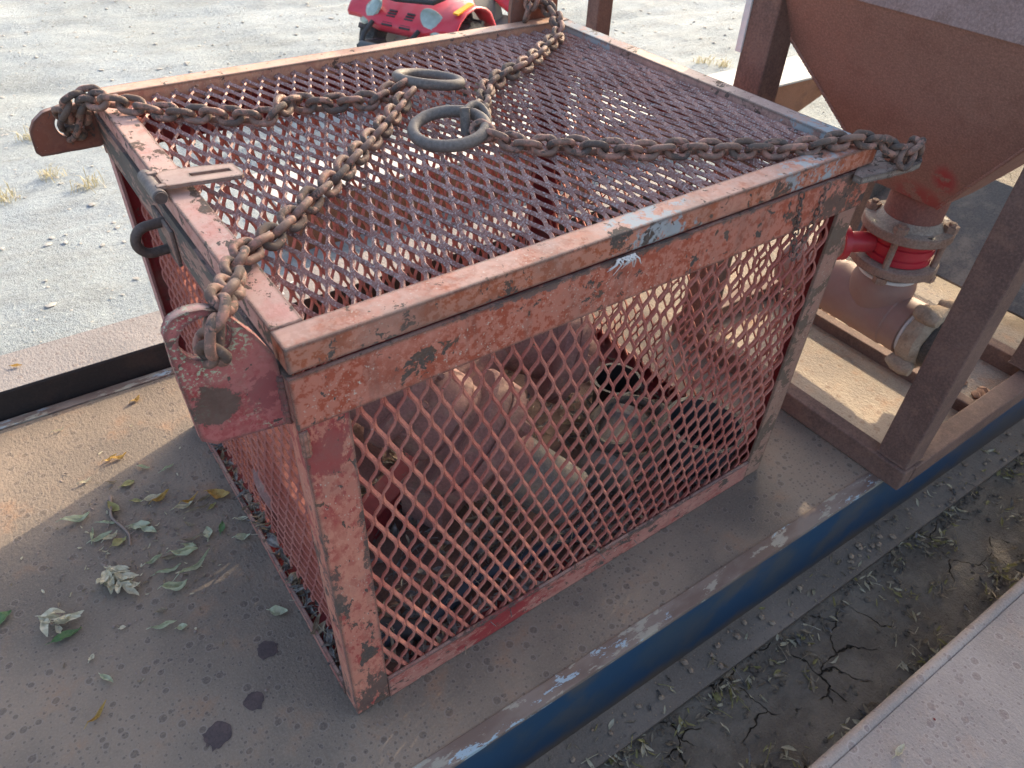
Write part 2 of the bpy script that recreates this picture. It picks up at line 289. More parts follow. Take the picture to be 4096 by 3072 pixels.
# ------------------------------------------------------------------ mesh kit
class MB:
    def __init__(s): s.v = []; s.f = []; s.mi = []
    def add(s, vs, fs, mi=0):
        k = len(s.v); s.v += [tuple(x) for x in vs]; s.f += [tuple(i+k for i in f) for f in fs]; s.mi += [mi]*len(fs); return s
    def box(s, a, b, mi=0):
        x0, y0, z0 = a; x1, y1, z1 = b
        return s.add([(x0, y0, z0), (x1, y0, z0), (x1, y1, z0), (x0, y1, z0), (x0, y0, z1), (x1, y0, z1), (x1, y1, z1), (x0, y1, z1)],
                     [(0, 3, 2, 1), (4, 5, 6, 7), (0, 1, 5, 4), (1, 2, 6, 5), (2, 3, 7, 6), (3, 0, 4, 7)], mi)
    def obox(s, c, sx, sy, sz, m=None, mi=0):
        m = m or Matrix.Identity(3); c = Vector(c)
        vs = [c+m@Vector((x*sx/2, y*sy/2, z*sz/2)) for z in (-1, 1) for x, y in ((-1, -1), (1, -1), (1, 1), (-1, 1))]
        return s.add(vs, [(0, 3, 2, 1), (4, 5, 6, 7), (0, 1, 5, 4), (1, 2, 6, 5), (2, 3, 7, 6), (3, 0, 4, 7)], mi)
    def tube(s, pts, r, n=10, closed=False, mi=0, cap=True, up=None):
        pts = [Vector(q) for q in pts]; N = len(pts); rs = r if isinstance(r, (list, tuple)) else [r]*N
        ring = []; u = None
        for i in range(N):
            a = pts[(i-1) % N] if (i or closed) else pts[0]; b = pts[(i+1) % N] if (i < N-1 or closed) else pts[-1]
            d = (b-a).normalized()
            if u is None:
                ref = Vector(up) if up else (Vector((0, 0, 1)) if abs(d.z) < .9 else Vector((1, 0, 0)))
                u = (ref-d*ref.dot(d)).normalized()
            else: u = (u-d*u.dot(d)).normalized()
            w_ = d.cross(u); ring.append([pts[i]+(u*math.cos(2*math.pi*k/n)+w_*math.sin(2*math.pi*k/n))*rs[i] for k in range(n)])
        vs = [q for rg in ring for q in rg]; fs = []
        for i in range(N if closed else N-1):
            j = (i+1) % N
            for k in range(n): fs.append((i*n+k, i*n+(k+1) % n, j*n+(k+1) % n, j*n+k))
        if cap and not closed: fs += [tuple(range(n))[::-1], tuple((N-1)*n+k for k in range(n))]
        return s.add(vs, fs, mi)
    def lathe(s, prof, c, axis=(0, 0, 1), n=40, mi=0, mis=None):
        """profile of (radius, height) revolved about axis through c; closed solid if it starts and ends at r=0"""
        ax = Vector(axis).normalized(); ref = Vector((0, 0, 1)) if abs(ax.z) < .9 else Vector((1, 0, 0))
        u = (ref-ax*ref.dot(ax)).normalized(); w_ = ax.cross(u); c = Vector(c)
        vs = []; 
        for r, h in prof:
            for k in range(n):
                a = 2*math.pi*k/n; vs.append(c+ax*h+(u*math.cos(a)+w_*math.sin(a))*max(r, 1e-4))
        for i in range(len(prof)-1):
            fs = [(i*n+k, i*n+(k+1) % n, (i+1)*n+(k+1) % n, (i+1)*n+k) for k in range(n)]
            if i == 0: s.add(vs, fs, (mis or [mi]*99)[i]); base = len(s.v)-len(vs)
            else:
                s.f += [tuple(q+base for q in f) for f in fs]; s.mi += [(mis or [mi]*99)[i]]*n
        return s
    def plate(s, outer, hole, place, th, mi=0):
        """outline with an optional hole of the same point count, extruded; place maps (a, b, t) to a point"""
        n = len(outer); vs = []; fs = []
        if hole:
            for tt in (0, th):
                vs += [place(a, b, tt) for a, b in outer]+[place(a, b, tt) for a, b in hole]
            o = 2*n
            for k in range(n):
                j = (k+1) % n
                fs += [(k, n+k, n+j, j), (o+k, o+j, o+n+j, o+n+k), (k, j, o+j, o+k), (n+k, o+n+k, o+n+j, n+j)]
        else:
            for tt in (0, th): vs += [place(a, b, tt) for a, b in outer]
            fs = [tuple(range(n))[::-1], tuple(range(n, 2*n))]+[(k, (k+1) % n, n+(k+1) % n, n+k) for k in range(n)]
        return s.add(vs, fs, mi)
    def build(s, name, mats, parent=None, smooth=False, bevel=0, rough=None):
        me = bpy.data.meshes.new(name); me.from_pydata(s.v, [], s.f)
        for m in (mats if isinstance(mats, list) else [mats]): me.materials.append(m)
        me.polygons.foreach_set('material_index', s.mi)
        if smooth: me.polygons.foreach_set('use_smooth', [True]*len(s.f))
        me.update()
        import bmesh
        bm = bmesh.new(); bm.from_mesh(me); bmesh.ops.recalc_face_normals(bm, faces=bm.faces)
        if rough:
            for v in bm.verts:
                nz = mnoise.noise_vector(v.co*rough[1]); v.co += nz*rough[0]
        bm.to_mesh(me); bm.free()
        if smooth:
            try: me.set_sharp_from_angle(angle=R(38))
            except Exception: pass
        o = bpy.data.objects.new(name, me); COL.objects.link(o)
        if bevel:
            b = o.modifiers.new('bevel', 'BEVEL'); b.width = bevel; b.segments = 2; b.limit_method = 'ANGLE'; b.angle_limit = R(40)
        if parent: attach(o, parent)
        return o
WL = {}
def attach(o, parent):
    o.parent = parent
    l = WL.get(parent.name, Vector((0, 0, 0)))      # mesh parents already sit in world coordinates
    o.matrix_parent_inverse = Matrix.Translation(-l)
def thing(name, label, cat, loc=(0, 0, 0), group=None, rotz=0):
    o = bpy.data.objects.new(name, None); COL.objects.link(o); o.empty_display_size = .05
    o.location = loc; o.rotation_euler = (0, 0, rotz); WL[o.name] = Vector(loc)
    o['label'] = label; o['category'] = cat
    if group: o['group'] = group
    return o
def tag(o, label, cat, group=None):
    o['label'] = label; o['category'] = cat
    if group: o['group'] = group
    return o
def kind(o, k): o['kind'] = k; return o
def arc(c, r, a0, a1, n): return [(c[0]+r*math.cos(a0+(a1-a0)*i/n), c[1]+r*math.sin(a0+(a1-a0)*i/n)) for i in range(n+1)]
def bez(p0, p1, p2, n=10): return [tuple((1-u)**2*a+2*u*(1-u)*b+u*u*c for a, b, c in zip(p0, p1, p2)) for u in [i/n for i in range(n+1)]]
def resample(pts, step):
    pts = [Vector(q) for q in pts]
    # Catmull-Rom smoothing
    sm = []
    for i in range(len(pts)-1):
        p0 = pts[max(i-1, 0)]; p1 = pts[i]; p2 = pts[i+1]; p3 = pts[min(i+2, len(pts)-1)]
        for k in range(12):
            u = k/12; sm.append(.5*((2*p1)+(p2-p0)*u+(2*p0-5*p1+4*p2-p3)*u*u+(3*p1-p0-3*p2+p3)*u**3))
    sm.append(pts[-1]); out = [sm[0]]; acc = 0
    for a, b in zip(sm, sm[1:]):
        d = (b-a).length; t_ = 0
        while d > 1e-9 and acc+(d-t_) >= step:
            t_ += step-acc; acc = 0; out.append(a.lerp(b, t_/d))
        acc += d-t_
    return out

LX, WY, H = 1.2, .999, .922
G0 = -.285     # ground level; the deck is z = 0

# ------------------------------------------------------------------ ground
def axis(lo, hi, dense_lo, dense_hi, step):
    a = []; x = dense_lo
    while x <= dense_hi: a.append(x); x += step
    s_, x = step, dense_lo; L = []
    while x > lo: s_ *= 1.25; x -= s_; L.append(max(x, lo))
    s_, x = step, dense_hi; U = []
    while x < hi: s_ *= 1.25; x += s_; U.append(min(x, hi))
    return L[::-1]+a+U
gx = axis(-150, 150, -1.5, 7, .055); gy = axis(-150, 150, -1.0, 8, .055)
def gz(x, y):
    yard = min(1, max(0, (y-1.35)/1.0))
    z = G0+.004*mnoise.noise(Vector((x*9, y*9, 0)))
    z += yard*(.022*mnoise.noise(Vector((x*1.1, y*1.9, 3)))+.014*mnoise.noise(Vector((x*3.1, y*5.5, 7)))+.007*mnoise.noise(Vector((x*11, y*13, 9))))
    # two shallow wheel ruts sweeping across the yard
    for k, off in enumerate((4.9, 6.3)):
        d = y-(off-.10*x); z -= yard*.02*math.exp(-(d/.16)**2)
    z += .004*mnoise.noise(Vector((x*24, y*24, 1)))
    return z
mb = MB(); nx, ny = len(gx), len(gy)
mb.add([(x, y, gz(x, y)) for y in gy for x in gx], [(j*nx+i, j*nx+i+1, (j+1)*nx+i+1, (j+1)*nx+i) for j in range(ny-1) for i in range(nx-1)])
kind(mb.build('ground', M['ground'], smooth=True), 'structure')
# pebbles: countless small stones
mb = MB()
ico = [(0, 0, 1), (.9, 0, .3), (.28, .85, .35), (-.72, .53, .3), (-.72, -.53, .32), (.28, -.85, .3), (.5, .5, -.5), (-.5, .3, -.5), (.1, -.6, -.5)]
icf = [(0, 1, 2), (0, 2, 3), (0, 3, 4), (0, 4, 5), (0, 5, 1), (1, 6, 2), (2, 7, 3), (3, 7, 4), (4, 8, 5), (5, 8, 1), (1, 8, 6), (2, 6, 7), (4, 7, 8), (6, 8, 7)]
rp = random.Random(3)
for i in range(5200):
    if i < 4400: x = rp.uniform(-1.4, 6.8); y = 1.5+6.0*rp.random()**1.2; s_ = .004+.014*rp.random()**5
    elif i < 4440: x = rp.uniform(-1.4, 6.8); y = rp.uniform(1.9, 6); s_ = rp.uniform(.014, .03)
    else: x = rp.uniform(-1.4, 6.8); y = 1.5+6.5*rp.random(); s_ = .003+.006*rp.random()
    m = Matrix.Rotation(rp.random()*6.28, 3, 'Z')@Matrix.Diagonal((s_*rp.uniform(.8, 1.6), s_, s_*rp.uniform(.35, .7)))
    mb.add([Vector((x, y, gz(x, y)+s_*.1))+m@Vector(q) for q in ico], icf)
o = kind(mb.build('pebbles', M['stone'], smooth=True), 'stuff'); o['label'] = 'small pale stones strewn over the dirt yard'; o['category'] = 'gravel'
# dry grass tufts
TUFTS = [((.0, 3.5), 'small dry grass tuft left of the basket, second lowest in the yard'), ((.12, 3.3), 'dry straw tuft in the yard nearest the left rim of the basket'), ((-.23, 3.38), 'dry tuft by the left picture edge level with the hasp'),
         ((4.92, 2.85), 'dry tuft beyond the rusty beam beside the hopper leg'), ((5.1, 2.79), 'dry tuft beyond the beam closest to the hopper side'), ((4.42, 3.17), 'tiny dry tuft above the right lid rail, left one of two'), ((4.51, 3.04), 'tiny dry tuft above the right lid rail, right one of two'), ((.02, 4.07), 'green tinged tuft just under the far left lug')]
for k, ((x, y), lb) in enumerate(TUFTS):
    mb = MB(); rr = random.Random(50+k)
    for i in range(46):
        a = rr.random()*6.28; l = rr.uniform(.04, .10); sp = rr.uniform(.2, 1.1); bx = x+rr.gauss(0, .035); by = y+rr.gauss(0, .03); z = gz(bx, by)-.004
        d = Vector((math.cos(a), math.sin(a), 0)); sd_ = Vector((-d.y, d.x, 0))*.0018; b = Vector((bx, by, z))
        p1 = b+d*l*sp*.4+Vector((0, 0, l*.55)); p2 = b+d*l*sp+Vector((0, 0, l*.62))
        mb.add([b-sd_, b+sd_, p1+sd_, p1-sd_, p2], [(0, 1, 2, 3), (3, 2, 4)])
    tag(mb.build('grass_tuft', M['grass_dry']), lb, 'grass tuft', 'dry tufts in the yard')

# ------------------------------------------------------------------ skid platform under the basket
RD = Matrix.Rotation(R(-1.2), 3, 'Z')
def dk(x, y, z): q = RD@Vector((x, y, 0)); return (q.x, q.y, z)
def dbox(mb, a, b, mi=0):
    k = len(mb.v); mb.box(a, b, mi)
    mb.v[k:] = [dk(*q) for q in mb.v[k:]]; return mb
skid = thing('skid_platform', 'flat brown steel skid platform with blue side beam carrying the mesh basket', 'platform', (.6, .5, G0))
dbox(MB(), (-2.6, -.1455, -.008), (3.6, 1.248, 0)).build('deck_plate', M['deck'], skid)
dbox(MB(), (-2.6, -.186, -.012), (3.6, -.146, .003)).build('edge_strip', M['strip'], skid, bevel=.002)
dbox(MB(), (-2.6, 1.252, -.012), (3.6, 1.285, .003)).build('edge_strip', M['strip'], skid, bevel=.002)
dbox(MB(), (-2.6, -.1845, -.2625), (3.6, -.174, -.0125)).build('blue_web', M['web_blue'], skid)
t, col, nr = sheet_metal('flange_sheet', (.165, .138, .112), (.215, .18, .148), (.18, .135, .10), (.10, .08, .07), (.2, .17, .14), 40, .2, .6)
M['lowflange'] = t.fin(col, .85, 0, nr, .3)
dbox(MB(), (-2.6, -.272, -.2775), (3.6, -.052, -.263)).build('lower_flange', M['lowflange'], skid, bevel=.002)
dbox(MB(), (-2.6, 1.262, -.275), (3.6, 1.272, -.014)).build('blue_web', M['web_blue'], skid)
# neighbouring platform, lower right
nb = thing('neighbour_platform', 'separate pinkish grey steel platform with rounded lip at lower right corner', 'platform', (1.2, -1.0, G0))
dbox(MB(), (-1.2, -2.2, -.060), (3.2, -.585, -.050)).build('deck_plate', M['plate2'], nb)
mb = MB(); mb.tube([dk(x, -.572, -.058) for x in (-1.2, .5, 1.2, 2, 3.2)], .014, 10); mb.build('lip', M['plate2'], nb, smooth=True)
dbox(MB(), (-1.2, -.578, -.28), (3.2, -.570, -.062)).build('side_web', M['leg'], nb)
# long beam lying along the far side of the platform
bm_ = thing('steel_beam', 'long grey brown square steel beam lying along the far edge of the platform', 'beam', (0, 1.37, G0))
mb = dbox(MB(), (-2.6, 1.296, G0), (2.2, 1.475, .0845)); mb.build('tube', rusty('beam_side_shade', (.020, .017, .017), (.026, .021, .020), (.045, .03, .025), 12, .7), bm_, bevel=.006)  # near-black colour stands in for shade on the beam's side face
dbox(MB(), (-2.6, 1.299, .0846), (2.2, 1.472, .0860)).build('weathered_top', M['beam'], bm_)
# white stencilled characters on the beam top, seen through the lid: only strokes are legible
def stroke(mb, pts, wd, z):
    for a, b in zip(pts, pts[1:]):
        a = Vector((*a, z)); b = Vector((*b, z)); d = (b-a).normalized(); s_ = Vector((-d.y, d.x, 0))*wd/2
        mb.add([a-s_-d*wd*.3, b-s_+d*wd*.3, b+s_+d*wd*.3, a+s_-d*wd*.3, *[q+Vector((0, 0, .0006)) for q in (a-s_-d*wd*.3, b-s_+d*wd*.3, b+s_+d*wd*.3, a+s_-d*wd*.3)]], [(3, 2, 1, 0), (4, 5, 6, 7), (0, 1, 5, 4), (1, 2, 6, 5), (2, 3, 7, 6), (3, 0, 4, 7)])
mb = MB(); x0, y0 = .395, 1.345
stroke(mb, [(x0+.02, y0+.045), (x0, y0+.045), (x0, y0+.03), (x0+.02, y0+.03), (x0+.02, y0+.008), (x0, y0+.008)], .005, .0865)
stroke(mb, [(x0-.015, y0-.035), (x0-.037, y0-.035), (x0-.037, y0-.008), (x0-.018, y0-.008), (x0-.018, y0-.022), (x0-.037, y0-.022)], .005, .0865)
stroke(mb, [(x0+.045, y0+.035), (x0+.06, y0+.06), (x0+.075, y0+.06)], .005, .0865)
stroke(mb, [(x0+.085, y0+.025), (x0+.095, y0+.055), (x0+.105, y0+.04), (x0+.115, y0+.055)], .005, .0865)
mb.build('stencil_mark', M['stencil'], bm_)
# second, rusty beam further out with tapered end
fb = thing('sled_beam', 'rusty beam with pale dusty top and tapered end behind the basket', 'beam', (2.2, 2.3, G0))
mb = MB(); mb.plate([(.68, G0-.02), (4.02, G0-.02), (4.42, -.16), (4.42, -.052), (.68, -.052)], None, lambda a, b, tt: dk(a, 2.20+tt, b), .012); mb.build('web', M['leg'] if False else rusty('orange_rust', (.20, .085, .045), (.24, .11, .065), (.13, .065, .045), 10, .85), fb)
dbox(MB(), (.66, 2.19, -.051), (4.45, 2.54, -.039)).build('top_flange', rusty('pale_dust_top', (.40, .39, .37), (.46, .45, .43), (.36, .33, .30), 8, .9), fb, bevel=.002)
mb = MB(); mb.lathe([(0, 0), (.03, 0), (.03, .012), (0, .012)], dk(4.32, 2.19, -.12), (0, -1, 0), 20); mb.build('end_boss', M['beam'], fb)
# thin upright post behind the basket's far corner
pp = thing('upright_post', 'slim brown square steel post standing on the long beam behind the far basket corner', 'post', (1.66, 1.40, .086))
dbox(MB(), (1.62, 1.375, .087), (1.685, 1.435, 1.45)).build('tube', M['leg'], pp, bevel=.004)
dbox(MB(), (1.58, 1.345, .0865), (1.725, 1.462, .0965)).build('foot_plate', M['leg'], pp)

# ------------------------------------------------------------------ expanded-metal panels
SW, LW = .0370, .0812
def expanded(nw, nl, place, name, mat, parent, theta=55, wd=.0086, th=.0040, off=0.0, hole=None):
    """sheet of nw half-cells across and nl half-cells along; place(a, b, c): across, along, out of plane"""
    mb = MB(); hw, hl = SW/2, LW/2
    ct, st = math.cos(R(theta)), math.sin(R(theta))
    bond = hl*.16
    for i in range(nw):
        path = []
        for j in range(nl+1):
            left = (i+j) % 2 == 0
            a = (i if left else i+1)*hw; sg = 1 if left else -1; b = j*hl
            ax = a+sg*ct*wd/2*.9; cx = sg*st*wd/2*.9
            for bb, k in ((b-bond*1.8, .16), (b-bond*.7, .03), (b+bond*.7, .03), (b+bond*1.8, .16)):
                oa = (i+1 if left else i)*hw; osg = -sg
                ox = oa+osg*ct*wd/2*.9; ocx = osg*st*wd/2*.9
                jx = .0009*mnoise.noise(Vector((i*3.1+off, bb*31, 2)))
                bu = .0045*mnoise.noise(Vector((a*4.5+off, bb*4.5, 7)))
                path.append((ax+(ox-ax)*k+jx+bu*.5, bb, cx+(ocx-cx)*k+jx*.6+bu))
        vs = []; 
        for (a, b, c) in path:
            for su, sn in ((-1, -1), (1, -1), (1, 1), (-1, 1)):
                vs.append(place(a+su*wd/2*ct-sn*th/2*st, b, c+su*wd/2*st+sn*th/2*ct))
        n = len(path); fs = []
        for q in range(n-1):
            for k in range(4): fs.append((q*4+k, q*4+(k+1) % 4, q*4+4+(k+1) % 4, q*4+4+k))
        fs += [(0, 1, 2, 3), (n*4-4, n*4-1, n*4-2, n*4-3)]
        mb.add(vs, fs)
    return mb.build(name, mat, parent)

# ------------------------------------------------------------------ basket
bk = thing('mesh_basket', 'red pink peeling steel basket of angle iron and expanded metal with hinged mesh lid', 'basket', (.6, .5, 0))
BR = .07
def rail(name, mats, *boxes, rough=None, bevel=.0016):
    mb = MB()
    for (a, b, mi) in boxes: mb.box(a, b, mi)
    return mb.build(name, mats, bk, bevel=bevel)
IN = M['inner']; t6 = .006
Z1 = .877                                # top of the box rim
def angle(name, outer, o1, o2, i1, i2):   # outer skins with a thin red inner skin behind them
    return rail(name, [outer, IN], (*o1, 0), (*o2, 0), (*i1, 1), (*i2, 1))
# corner posts: two flanges each, inner skin 1 mm
def post(name, x, y, sx, sy, m1, wx=.07, wy=.055):
    def bx(x0, x1, y0, y1):
        return ((min(x0, x1), min(y0, y1), .004), (max(x0, x1), max(y0, y1), Z1-.0015))
    mb = MB()
    mb.box(*bx(x, x+sx*wx, y, y+sy*t6)); mb.box(*bx(x, x+sx*t6, y+sy*t6, y+sy*wy))
    mb.box(*bx(x+sx*t6, x+sx*(wx-.001), y+sy*t6, y+sy*(t6+.001)), 1); mb.box(*bx(x+sx*t6, x+sx*(t6+.001), y+sy*(t6+.001), y+sy*(wy-.001)), 1)
    return mb.build(name, [m1, IN], bk, bevel=.0012)
post('corner_post', 0, 0, 1, 1, M['post_near'], .07, .052)
post('corner_post', LX, 0, -1, 1, M['post_brown'], .060, .055)
post('corner_post', LX, WY, -1, -1, M['post_side'], .07, .07)
post('corner_post', 0, WY, 1, -1, M['post_side'], .06, .05)
def hrail(name, a, b, axis_, sgn, z0, z1, m, ledge=.06, top=False, inset=.0):
    """angle-iron rail running along x (axis 0) or y (axis 1); flange on the outside, ledge inside"""
    mb = MB(); e = .0022
    zl = (z1-t6, z1-.0005) if top else (z0+.0005, z0+t6)
    if axis_ == 0:
        y = b; x0, x1 = a
        o = (y-e, y+t6) if sgn > 0 else (y-t6, y+e)
        i = (o[1], o[1]+.001) if sgn > 0 else (o[0]-.001, o[0]); l = (o[1]+.001, y+ledge) if sgn > 0 else (y-ledge, o[0]-.001)
        mb.box((x0, o[0], z0), (x1, o[1], z1)); mb.box((x0+.07, i[0], z0+.001), (x1-.07, i[1], z1-.001), 1); mb.box((x0+.07, l[0], zl[0]), (x1-.07, l[1], zl[1]), 1)
    else:
        x = b; y0, y1 = a
        o = (x-e, x+t6) if sgn > 0 else (x-t6, x+e)
        i = (o[1], o[1]+.001) if sgn > 0 else (o[0]-.001, o[0]); l = (o[1]+.001, x+ledge) if sgn > 0 else (x-ledge, o[0]-.001)
        mb.box((o[0], y0, z0), (o[1], y1, z1)); mb.box((i[0], y0+.07, z0+.001), (i[1], y1-.07, z1-.001), 1); mb.box((l[0], y0+.07, zl[0]), (l[1], y1-.07, zl[1]), 1)
    return mb.build(name, [m, IN], bk, bevel=.0012)
hrail('top_rail', (-.003, LX+.008), 0, 0, 1, .792, Z1, M['top_front'], .012, True)
hrail('top_rail', (-.003, LX+.003), WY, 0, -1, .792, Z1, M['top_front'], .02, True)
hrail('top_rail', (.0045, WY-.0045), 0, 1, 1, .797, Z1, M['top_left'], .02, True)
hrail('top_rail', (.0045, WY-.0045), LX, 1, -1, .797, Z1, M['top_front'], .02, True)
hrail('bottom_rail', (.071, LX-.061), 0, 0, 1, .002, .068, M['bottom'])
hrail('bottom_rail', (.062, LX-.072), WY, 0, -1, .002, .068, M['bottom'])
hrail('bottom_rail', (.053, WY-.052), 0, 1, 1, .002, .032, M['bottom'], .045)
hrail('bottom_rail', (.056, WY-.072), LX, 1, -1, .002, .06, M['bottom'])
MB().box((.008, .008, .0035), (LX-.008, WY-.008, .0075)).build('floor_sheet', M['leg'], bk)
# ragged, bent lower lip pieces along the front bottom rail
# side panels
expanded(int((LX-.1)/(SW/2)), 20, lambda a, b, c: (.052+a, .0135+c, .045+b), 'front_mesh', M['side_mesh'], bk, theta=50)
expanded(int((LX-.1)/(SW/2)), 20, lambda a, b, c: (.052+a, WY-.0135+c, .045+b), 'back_mesh', M['side_mesh'], bk, theta=-52, off=5)
expanded(int((WY-.08)/(SW/2)), 19, lambda a, b, c: (.030+c, .042+a, .062+b), 'left_mesh', M['left_mesh'], bk, theta=50, off=9)
expanded(int((WY-.08)/(SW/2)), 20, lambda a, b, c: (LX-.0135+c, .042+a, .045+b), 'right_mesh', M['side_mesh'], bk, theta=52, off=13)
# lid
ZL = .8825
lw_ = .046
lid = MB().box((0, 0, ZL), (LX, lw_, H)).build('lid_front_rail', M['lid_front'], bk, bevel=.0025)
MB().box((0, WY-lw_, ZL), (LX, WY, H)).build('lid_back_rail', M['lid_back'], bk, bevel=.0025)
MB().box((.0015, lw_+.0008, ZL+.0006), (lw_, WY-lw_-.0008, H-.0008)).build('lid_left_rail', M['lid_left'], bk, bevel=.0025)
MB().box((LX-lw_, lw_+.0008, ZL+.0006), (LX-.0015, WY-lw_-.0008, H-.0008)).build('lid_right_rail', M['lid_right'], bk, bevel=.0025)
expanded(int((LX-2*lw_+.012)/(SW/2)), 22, lambda a, b, c: (lw_-.006+a, lw_+.004+b, H-.0165+c), 'lid_mesh', M['lid_mesh'], bk, theta=42, wd=.0070, th=.0042, off=21)
# back rail hinge barrels
for x in (.25, .95):
    mb = MB(); mb.tube([(x-.05, WY+.012, .88), (x+.05, WY+.012, .88)], .011, 12); mb.build('hinge', M['bare'], bk, smooth=True)
# weld lines between corner joints
def weld(pts, r, mat, parent, seed=1):
    P_ = resample(pts, .0035); rr = random.Random(seed)
    mb = MB(); mb.tube([q+Vector((rr.uniform(-1, 1), rr.uniform(-1, 1), rr.uniform(-1, 1)))*r*.14 for q in P_], [r*(.78+.28*abs(math.sin(i*1.1))) for i in range(len(P_))], 8)
    return mb.build('weld_bead', mat, parent, smooth=True)
weld([(-.004, .024, .79), (-.004, .024, .872)], .007, M['lug'], bk, 3)
weld([(-.004, .038, .79), (-.004, .038, .872)], .006, M['lug'], bk, 4)
weld([(.003, lw_+.001, H-.001), (lw_-.002, lw_+.001, H-.001)], .003, M['lid_left'], bk, 5)
weld([(.003, -.002, .745), (.003, -.002, .79)], .007, M['rail'], bk, 6)
# lugs -----------------------------------------------------------
def circ(c, r, n, a0=0): return [(c[0]+r*math.cos(a0+2*math.pi*i/n), c[1]+r*math.sin(a0+2*math.pi*i/n)) for i in range(n)]
def match(outline, c, n):
    """resample a star-shaped outline about c at n equal angles"""
    pts = []
    m = len(outline)
    for i in range(n):
        a = 2*math.pi*i/n; d = (math.cos(a), math.sin(a)); best = None
        for k in range(m):
            (x1, y1), (x2, y2) = outline[k], outline[(k+1) % m]; ex, ey = x2-x1, y2-y1
            den = d[0]*ey-d[1]*ex
            if abs(den) < 1e-12: continue
            tt = ((x1-c[0])*ey-(y1-c[1])*ex)/den; uu = ((x1-c[0])*d[1]-(y1-c[1])*d[0])/den
            if tt > 0 and -1e-9 <= uu <= 1+1e-9 and (best is None or tt > best): best = tt
        pts.append((c[0]+d[0]*best, c[1]+d[1]*best))
    return pts
# near lug (upright plate sticking out to the left of the near corner)
ol = [(-.003, .788), (-.003, .895), (-.020, .935), (-.040, .967), (-.055, .985), (-.072, .994), (-.090, .996), (-.106, .991), (-.117, .975), (-.117, .93), (-.114, .815), (-.108, .802), (-.09, .799)]
hc = (-.076, .955)
mb = MB(); mb.plate(match(ol, hc, 48), circ(hc, .029, 48), lambda a, b, tt: (a, .0235+tt, b), .015)
mb.build('lug', [M['lug']], bk, smooth=True, rough=(.0012, 60))
# far left lug
ol = [(-.002, .812), (-.002, .892), (-.02, .900), (-.055, .903), (-.09, .897), (-.112, .882), (-.124, .862), (-.127, .82), (-.122, .813)]
hc = (-.052, .865)
mb = MB(); mb.plate(match(ol, hc, 48), circ(hc, .026, 48), lambda a, b, tt: (a, .985+tt, b), .014)
mb.build('lug', [M['lug_plain']], bk, smooth=True, rough=(.0010, 50))
# right lug (flat-lying plate)
ol = [(1.13, .004), (1.13, -.022), (1.20, -.034), (1.27, -.044), (1.30, -.042), (1.318, -.030), (1.32, -.010), (1.31, .02), (1.28, .04), (1.21, .05), (1.205, .03), (1.15, .006)]
hc = (1.268, -.004)
mb = MB(); mb.plate(match(ol, hc, 48), circ(hc, .027, 48), lambda a, b, tt: (a, b-.004, .8655+tt+(a-1.13)*.02), .013)
mb.build('lug', [M['lug_grey']], bk, smooth=True, rough=(.0008, 60))
# far right lug, upright behind the far corner
ol = [(1.045, .80), (1.195, .80), (1.195, .99), (1.17, 1.03), (1.12, 1.05), (1.07, 1.035), (1.045, .99), (1.04, .94)]
hc = (1.12, .985)
mb = MB(); mb.plate(match(ol, hc, 48), circ(hc, .03, 48), lambda a, b, tt: (a, WY+.006+tt, b), .014)
mb.build('lug', [M['lug_plain']], bk, smooth=True)
# hasp -----------------------------------------------------------
hz = H+.012
mb = MB(); mb.tube([(-.012, .448, hz-.006), (-.012, .535, hz-.006)], .0115, 16); hinge = mb.build('hasp_hinge', M['bare'], bk, smooth=True, bevel=.001)
mb = MB(); mb.tube([(-.012, .444, hz-.006), (-.012, .447, hz-.006)], .0095, 16); mb.build('hinge_pin', M['staple'], bk, smooth=True)
sl_n = 40
def hasp_z(x): return hz+.002 if x < .04 else hz+.002+(x-.04)*.02
outer = [(.0, .458), (.035, .456), (.055, .450), (.115, .436), (.118, .44), (.116, .488), (.06, .508), (.035, .515), (.0, .520)]
c_ = (.075, .474)
slot = [(c_[0]+.026*max(-1, min(1, 1.5*math.cos(a)))*1.0+.004*math.cos(a), c_[1]-.010*math.cos(a)+.0055*max(-1, min(1, 2*math.sin(a)))) for a in [2*math.pi*i/sl_n for i in range(sl_n)]]
mb = MB(); mb.plate(match(outer, c_, sl_n), slot, lambda a, b, tt: (a, b, hasp_z(a)+tt-.004), .006); mb.build('hasp_strap', M['hasp'], bk)
mb = MB()
for yy in (.463, .515): mb.box((-.012, yy-.006, hz+.0005), (.004, yy+.006, hz+.0065))
mb.build('hasp_knuckle', M['hasp'], bk, bevel=.001)
# staple below the hasp
mb = MB(); sp_ = [(.0, .535, .845)]+[(-.032-.024*math.sin(a), .535-.0*a-.0, .820+.025*math.cos(a)) for a in [math.pi*i/12 for i in range(13)]]+[(.0, .535, .795)]
mb.tube([(x, y-.05*(-x), z) for x, y, z in sp_], .0085, 12); mb.build('staple', M['staple'], bk, smooth=True)
MB().box((-.009, .48, .785), (-.0025, .59, .852)).build('staple_plate', M['top_left'], bk, bevel=.002)
# loose rags of old sacking caught on the rim
mb = MB(); rr = random.Random(4)
for i in range(22):
    x = .545+rr.uniform(-.02, .02); a = rr.uniform(-1.4, 1.4); l = rr.uniform(.004, .024)
    mb.tube([(x, -.004, .880), (x+a*.01, -.010, .878-l*.3), (x+a*.02, -.007, .878-l)], [.0016, .0010, .0004], 5)
tag(mb.build('fibre_scrap', M['white']), 'scrap of frayed whitish fibre caught under the front lid rail', 'scrap')

